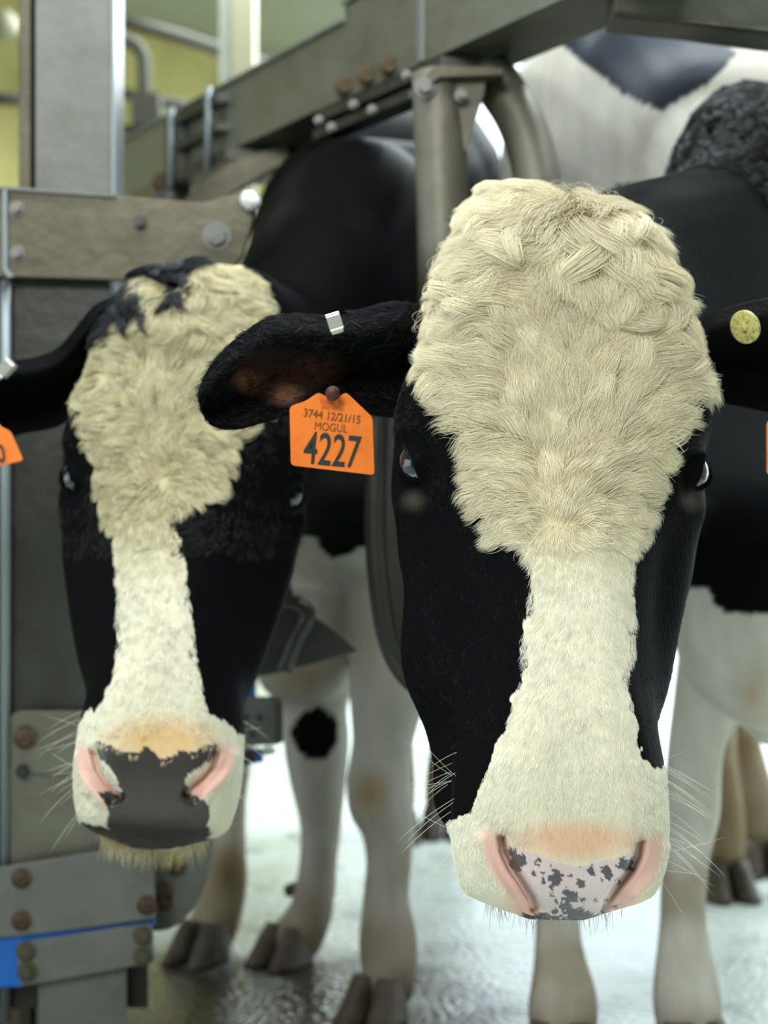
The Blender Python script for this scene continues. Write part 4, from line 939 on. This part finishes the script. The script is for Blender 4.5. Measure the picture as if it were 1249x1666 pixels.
ear_clip('white metal ear clip at the left edge, on the second cow\'s ear', [(16,590),(-2,608),(-12,618)], 1.52, .0062)

# ================================================================== STEELWORK
DP = 1.78
post = empty('steel_post', P(110, 833 + .72 * F / 1.9, 1.9), 'tall grey steel box post with a bright right edge, standing at upper left', 'post')
x0, x1 = P(57, 0, 1.9)[0], P(186, 0, 1.9)[0]
def wbox(name, a, b, m, parent, bev=.002):
    a = np.array(a, float); b = np.array(b, float)
    return prism(name, [(a[0], a[1], a[2]), (b[0], a[1], a[2]), (b[0], a[1], b[2]), (a[0], a[1], b[2])], (0, b[1] - a[1], 0), m, parent, bev)
wbox('column_face', (x0, 1.9, 0), (x1 - .003, 1.99, 2.65), M_steel_l, post)
wbox('bright_edge', (x1 - .003, 1.896, 0), (x1 + .001, 1.92, 2.65), M_edge, post, .0005)
wbox('side_flange', (P(30, 0, 1.92)[0], 1.92, 0), (P(50, 0, 1.92)[0], 1.99, 2.65), M_steel_d, post)
wbox('flange_web', (P(46, 0, 1.95)[0], 1.96, 0), (x0 + .004, 1.98, 2.65), M_steel_dd, post)

rail = empty('bolted_rail', P(60, 448, DP), 'wide dirty steel rail plate with round bolts, above the second cow\'s head', 'rail plate')
pxprism('rail_plate', rounded([(-60,300),(8,304),(200,318),(245,322),(330,330),(392,312),(416,330),(408,370),(392,420),(365,452),(190,455),(8,450),(-60,448)], 10), DP, .014, M_steel_d, rail, .002)
pxprism('top_edge', [(-60,299),(8,303),(186,316),(186,321),(8,309),(-60,305)], DP - .004, .006, M_steel_l, rail, .0006)
pxprism('left_edge', [(4,308),(11,308),(12,436),(22,450),(12,452),(4,438)], DP - .004, .006, M_edge, rail, .0006)
tube('rubber_cap', [P(396,318,DP-.006), P(402,322,DP-.007), P(412,333,DP-.007), P(417,339,DP-.006)], [.007,.011,.011,.007], M_white_pl, rail)
for x, y, r, m in ((26,338,.0062,M_bolt),(27,411,.0062,M_bolt),(227,362,.006,M_steel_dd),(352,383,.012,M_steel_l)):
    hexbolt(P(x, y, DP - .004), r, .007, m, rail)

pan = empty('side_panel', P(90, 833 + .72 * F / (DP + .02), DP + .02), 'dark steel side panel with a light vertical pipe edge, left of the second cow', 'panel')
pxprism('sheet', [(-90,452),(178,452),(178,1160),(240,1400),(240,1640),(-90,1640)], DP + .022, .008, M_steel_dd, pan, .001)
tube('edge_pipe', [P(9, 455, DP + .012), P(9, 800, DP + .012), P(9, 1660, DP + .012)], .0062, M_edge, pan)
pxprism('lower_sheet', rounded([(16,1160),(180,1160),(180,1300),(240,1400),(16,1420)], 12), DP + .012, .006, M_steel, pan, .001)
pxprism('cover_plate', rounded([(22,1157),(152,1157),(152,1258),(22,1258)], 12), DP + .004, .006, M_steel, pan, .001)
for x, y, r, m in ((40,1200,.010,M_rust),(36,1256,.006,M_steel_dd)): hexbolt(P(x, y, DP + .0), r, .006, m, pan)

br = empty('lower_bracket', P(120, 833 + .72 * F / DP, DP), 'grey bolted steel bracket plates with blue spacers at the bottom left', 'bracket')
pxprism('wide_plate', [(-70,1426),(0,1412),(250,1372),(252,1494),(120,1512),(0,1526),(-70,1534)], DP - .012, .008, M_steel_l, br, .001)
pxprism('blue_spacer', [(-70,1533),(2,1526),(60,1518),(250,1496),(252,1506),(60,1560),(34,1606),(-70,1606)], DP - .006, .008, M_blue, br, .001)
pxprism('clamp_plate', rounded([(26,1536),(245,1503),(251,1566),(33,1605)], 7), DP - .018, .010, M_steel_l, br, .0015)
pxprism('foot_plate', [(62,1592),(204,1568),(206,1700),(206,1804),(62,1804)], DP - .006, .010, M_steel_l, br, .0015)
pxprism('base_plate', [(30,1795),(240,1795),(240,1803.5),(30,1803.5)], DP - .03, .08, M_steel, br, .0015)
for x, y in ((34,1430),(34,1499),(238,1474),(41,1549),(43,1582),(232,1523),(232,1557)):
    hexbolt(P(x, y, DP - (.016 if y < 1510 else .022)), .0082, .006, M_rust if y < 1510 else M_steel_d, br)
gp = empty('guard_plate', P(300, 1545, DP + .05), 'curved light grey guard plate with brown dirt spots, under the second cow\'s chin', 'guard plate')
pxprism('plate', spline([(238,1370),(300,1362),(345,1358),(343,1400),(330,1450),(305,1490),(275,1512),(238,1515)], 24).tolist() + [(238,1450)], DP + .045, .008, M_steel_l, gp, .001)
for x, y, r in ((286,1408,.009),(264,1452,.009),(268,1470,.007)): hexbolt(P(x, y, DP + .042), r, .004, M_grime, gp, 'dirt_clot')
tube('support_arm', [P(250, 1440, DP + .05), P(210, 1440, DP + .04), P(200,1440, DP + .03)], .008, M_steel, gp)

pf = empty('perforated_plate', P(415, 1215, 1.98), 'perforated steel plate with blue plastic clips, between the two nearest cows\' legs and muzzle', 'perforated plate')
pxprism('plate', rounded([(330,1135),(458,1133),(460,1212),(330,1216)], 12), 1.98, .006, M_steel_l, pf, .001)
pxprism('side_lip', [(449,1142),(460,1142),(460,1208),(449,1208)], 1.972, .010, M_steel_d, pf, .001)
pxprism('blue_clip', [(410,1103),(416,1104),(416,1140),(380,1143),(392,1130),(398,1118)], 1.985, .008, M_blue, pf, .001)
pxprism('blue_clip', [(350,1220),(427,1218),(428,1240),(395,1246),(350,1246)], 1.985, .008, M_blue, pf, .001)
for x, y in ((376,1171),(400,1167),(423,1167),(388,1195),(411,1195)):
    cyl('hole', P(x, y, 1.9785), P(x, y, 1.990), .0042, mat('hole_shadow', srgb(34, 60, 78), .6) if 'hole_shadow' not in bpy.data.materials else bpy.data.materials['hole_shadow'], pf, 14)
hexbolt(P(405, 1231, 1.98), .006, .005, M_rust, pf)
tube('white_knob', [P(428,1223,1.98), P(434,1221,1.975), P(442,1221,1.975), P(447,1222,1.98)], [.005,.0065,.006,.003], M_white_pl, pf)
tube('support_bar', [P(340, 1180, 1.99), P(300, 1180, 1.93), P(180, 1200, 1.82)], .008, M_steel, pf)

# long beam running back to the left
zt, zb = 1.405, 1.300
bd = np.array([-.644, 1.0, 0]); bn = np.array([-1.0, -.644, 0]); bn /= np.linalg.norm(bn)     # bn = towards the camera side
def on_beam(D, z): return np.array([.052 + (-.644) * (D - 1.9), D, z])                           # near lower edge
beam = empty('overhead_beam', on_beam(1.9, zb), 'long grey steel beam running diagonally back over the cows', 'beam')
def beam_seg(name, D0, D1, z0, z1, m, off=0.0, wid=.12, parent=beam, bev=.002):
    a, b = on_beam(D0, z0), on_beam(D1, z0); q = np.array([off, 0, 0]); a, b = a + q, b + q; h = np.array([0, 0, z1 - z0])
    return prism(name, [a, b, b + h, a + h], (wid, 0, 0), m, parent, bev)
beam_seg('beam_section', 2.06, 3.6, zb, zt, M_steel)
beam_seg('beam_section', 1.05, 2.06, zb - .002, zt + .022, M_steel, -.004, .128)
beam_seg('top_lip', 2.06, 3.6, zt, zt + .006, M_steel_l, -.006, .02)
beam_seg('top_lip', 1.05, 2.06, zt + .022, zt + .028, M_steel_l, -.010, .02)
beam_seg('weld_seam', 1.895, 1.905, zb, zt + .02, M_steel_l, -.007, .006)
for D in (2.0, 1.955, 2.05):
    c_ = on_beam(D, zb + .012) + np.array([-.010, 0, 0]); 
    hexbolt(c_, .0105, .014, M_grime, beam, 'dirty_nut')
# bolted flange under the beam and the short bracket plate
fl = empty('beam_flange', on_beam(1.9, zb - .01), 'bolted bracket flange under the overhead beam', 'bracket')
beam_seg('flange_plate', 1.86, 2.12, zb - .020, zb - .004, M_steel_dd, -.006, .05, fl)
beam_seg('lower_flange', 1.93, 2.14, zb - .040, zb - .026, M_steel_dd, .0, .04, fl)
for D, z in ((2.11, -.022), (2.03, -.022), (2.08, -.040), (1.99, -.040), (1.92, -.014)):
    hexbolt(on_beam(D, zb + z + .002) + np.array([-.010, -.006, 0]), .0045, .007, M_bolt, fl)
cl = empty('beam_clamp', on_beam(2.45, zb), 'dark clamp strap with two threaded rods around the beam, at upper left', 'clamp')
beam_seg('strap', 2.34, 2.52, zb - .022, zb - .002, M_steel_dd, -.02, .16, cl)
beam_seg('strap', 2.36, 2.50, zb + .030, zb + .042, M_steel_dd, -.025, .03, cl)
beam_seg('strap', 2.36, 2.50, zb + .075, zb + .092, M_steel_dd, -.025, .03, cl)
beam_seg('side_plate', 2.49, 2.53, zb - .02, zb + .09, M_steel_dd, -.022, .02, cl)
for D in (2.38, 2.50):
    p = on_beam(D, zb - .03) + np.array([-.026, 0, 0]); cyl('threaded_rod', p, p + np.array([0, 0, .135]), .0055, M_edge, cl, 10)
kn = empty('beam_clamp', P(270, 325, 2.6), 'dark two-nut clamp block below the beam, just above the rail plate', 'clamp')
pxprism('block', rounded([(240,318),(300,292),(312,300),(308,335),(290,346),(262,340)], 8), 2.55, .04, M_steel_dd, kn, .002)
for x, y in ((262,296),(284,286)): hexbolt(P(x, y, 2.56), .012, .016, M_grime, kn, 'dirty_nut')
hexbolt(P(279, 318, 2.545), .006, .008, M_bolt, kn)
# arm under the beam that reaches the rail
arm = empty('stay_bar', P(400, 290, 2.3), 'grimy flat stay bar under the beam, behind the rail plate', 'bar')
pxprism('bar', [(300,325),(322,300),(380,262),(470,232),(470,262),(400,300),(330,345)], 2.32, .02, M_steel_d, arm, .002)

# second beam going off to the right
b2 = empty('overhead_beam', P(1100, 25, 1.68), 'grey steel cross beam running off to the upper right', 'beam')
pxprism('beam_section', [(1010,-90),(1420,-50),(1420,70),(1249,51),(1120,33),(1000,20)], 1.62, .07, M_steel, b2, .002, 1.70)
pxprism('lower_lip', [(1000,16),(1249,44),(1420,62),(1420,71),(1249,52),(1000,23)], 1.612, .012, M_steel_d, b2, .001, 1.69)

# hanging divider: post, gusset, curved pipe and the dark guard at its lower end
dv = empty('stall_divider', P(720, 150, 1.86), 'grey stall divider post and curved pipe hanging from the beam, behind the near cow\'s head', 'stall divider', None)
tube('hanging_post', [P(712,120,1.84), P(714,160,1.84), P(722,390,1.82), P(722,560,1.82)], .0325, M_steel_m, dv, 24)
pxprism('top_plate', [(694,118),(706,106),(820,110),(820,122),(716,126),(696,140)], 1.80, .09, M_steel_d, dv, .002)
pxprism('gusset', [(735,128),(790,128),(788,150),(758,246),(735,246)], 1.815, .008, M_steel_m, dv, .001)
hexbolt(P(750,154,1.80), .0055, .008, M_bolt, dv); hexbolt(P(691,140,1.80), .009, .010, M_bolt, dv)
tube('curved_pipe', spline([P(795,118,1.88), P(838,180,1.86), P(862,240,1.85), P(875,300,1.84), P(880,380,1.83), P(882,480,1.82)], 26), .0300, M_steel_m, dv, 24)
# the curved dark guards
def guard(label, outline, rim, D, bolt, par_y):
    g = empty('rubber_guard', P(outline[0][0], outline[0][1], D), label, 'guard')
    pxprism('panel', outline, D, .012, M_rubber, g, .003)
    tube('rim', spline([P(x, y, D - .002) for x, y in rim], 28), .0115, M_rubber, g, 14)
    disc('bolt_head', P(*bolt, D - .006), .0062, .004, (0, -1, .2), M_bolt, g)
    return g
guard('dark rounded rubber guard panel hanging left of the near cow\'s jaw', spline([(628,600),(622,780),(622,880),(628,960),(640,1030),(662,1082),(700,1118),(740,1136)], 26).tolist() + [(815,1136),(815,600)],
      [(616,600),(610,780),(610,880),(617,965),(630,1040),(655,1092),(695,1128),(738,1142)], 1.66, (720,1103), 0)
guard('dark wedge-shaped rubber guard beside the second cow\'s jaw', [(380,900),(452,900),(462,975),(486,984),(545,1028),(582,1060),(520,1078),(430,1100),(380,1104)],
      [(452,900),(464,975),(484,985),(500,1004),(480,1045),(462,1090)], 1.86, (427,1060), 0)

# ================================================================== BACKGROUND
fp = empty('rear_post', P(385, 833 + .72 * F / 4.4, 4.4), 'pale grey post with a yellowed side, far behind the beam at upper left', 'post')
wbox('post_face', (P(375,0,4.4)[0], 4.4, 0), (P(414,0,4.4)[0], 4.48, 2.65), M_beige, fp, .004)
wbox('post_side', (P(357,0,4.42)[0], 4.42, 0), (P(375,0,4.42)[0], 4.48, 2.65), M_conc, fp, .003)
wp = empty('wall_pipes', P(235, 200, 4.6), 'dark bent pipes on the yellow wall at upper left', 'pipe')
tube('bent_pipe', spline([P(187,66,4.7), P(212,68,4.7), P(228,82,4.7), P(234,110,4.7), P(236,240,4.7)], 24), .022, M_pipe, wp)
tube('level_pipe', [P(190,150,4.75), P(300,172,4.85), P(400,196,4.9)], .018, M_pipe, wp)
tube('level_pipe', [P(190,210,4.7), P(260,214,4.75), P(330,216,4.8)], .016, M_pipe, wp)
tube('ceiling_pipe', [P(187,30,4.8), P(300,62,4.9), P(440,108,5.0)], .022, M_pipe, wp)
tube('level_pipe', [P(-40,160,4.6), P(40,162,4.6)], .02, M_pipe, wp)
box_ = empty('junction_box', P(232, 160, 4.6), 'small dark box where the pipes meet on the yellow wall', 'box')
pxprism('box', rounded([(212,150),(258,150),(262,200),(214,204)], 6), 4.64, .06, M_pipe, box_, .006)
lamp_ = empty('wall_fitting', P(10, 40, 4.4), 'small pale round fitting on the wall at the top left corner', 'fitting')
tube('fitting', [P(-6,34,4.4), P(2,38,4.4), P(10,44,4.42), P(14,52,4.45)], [.03,.05,.045,.02], M_beige, lamp_)
cr = empty('yellow_crate', P(690, 1262, 5.6), 'small yellow crate on the floor far behind the legs', 'crate')
wbox('crate_body', (P(672,0,5.6)[0], 5.6, 0.0), (P(712,0,5.6)[0], 5.8, .12), M_yellow, cr, .01)
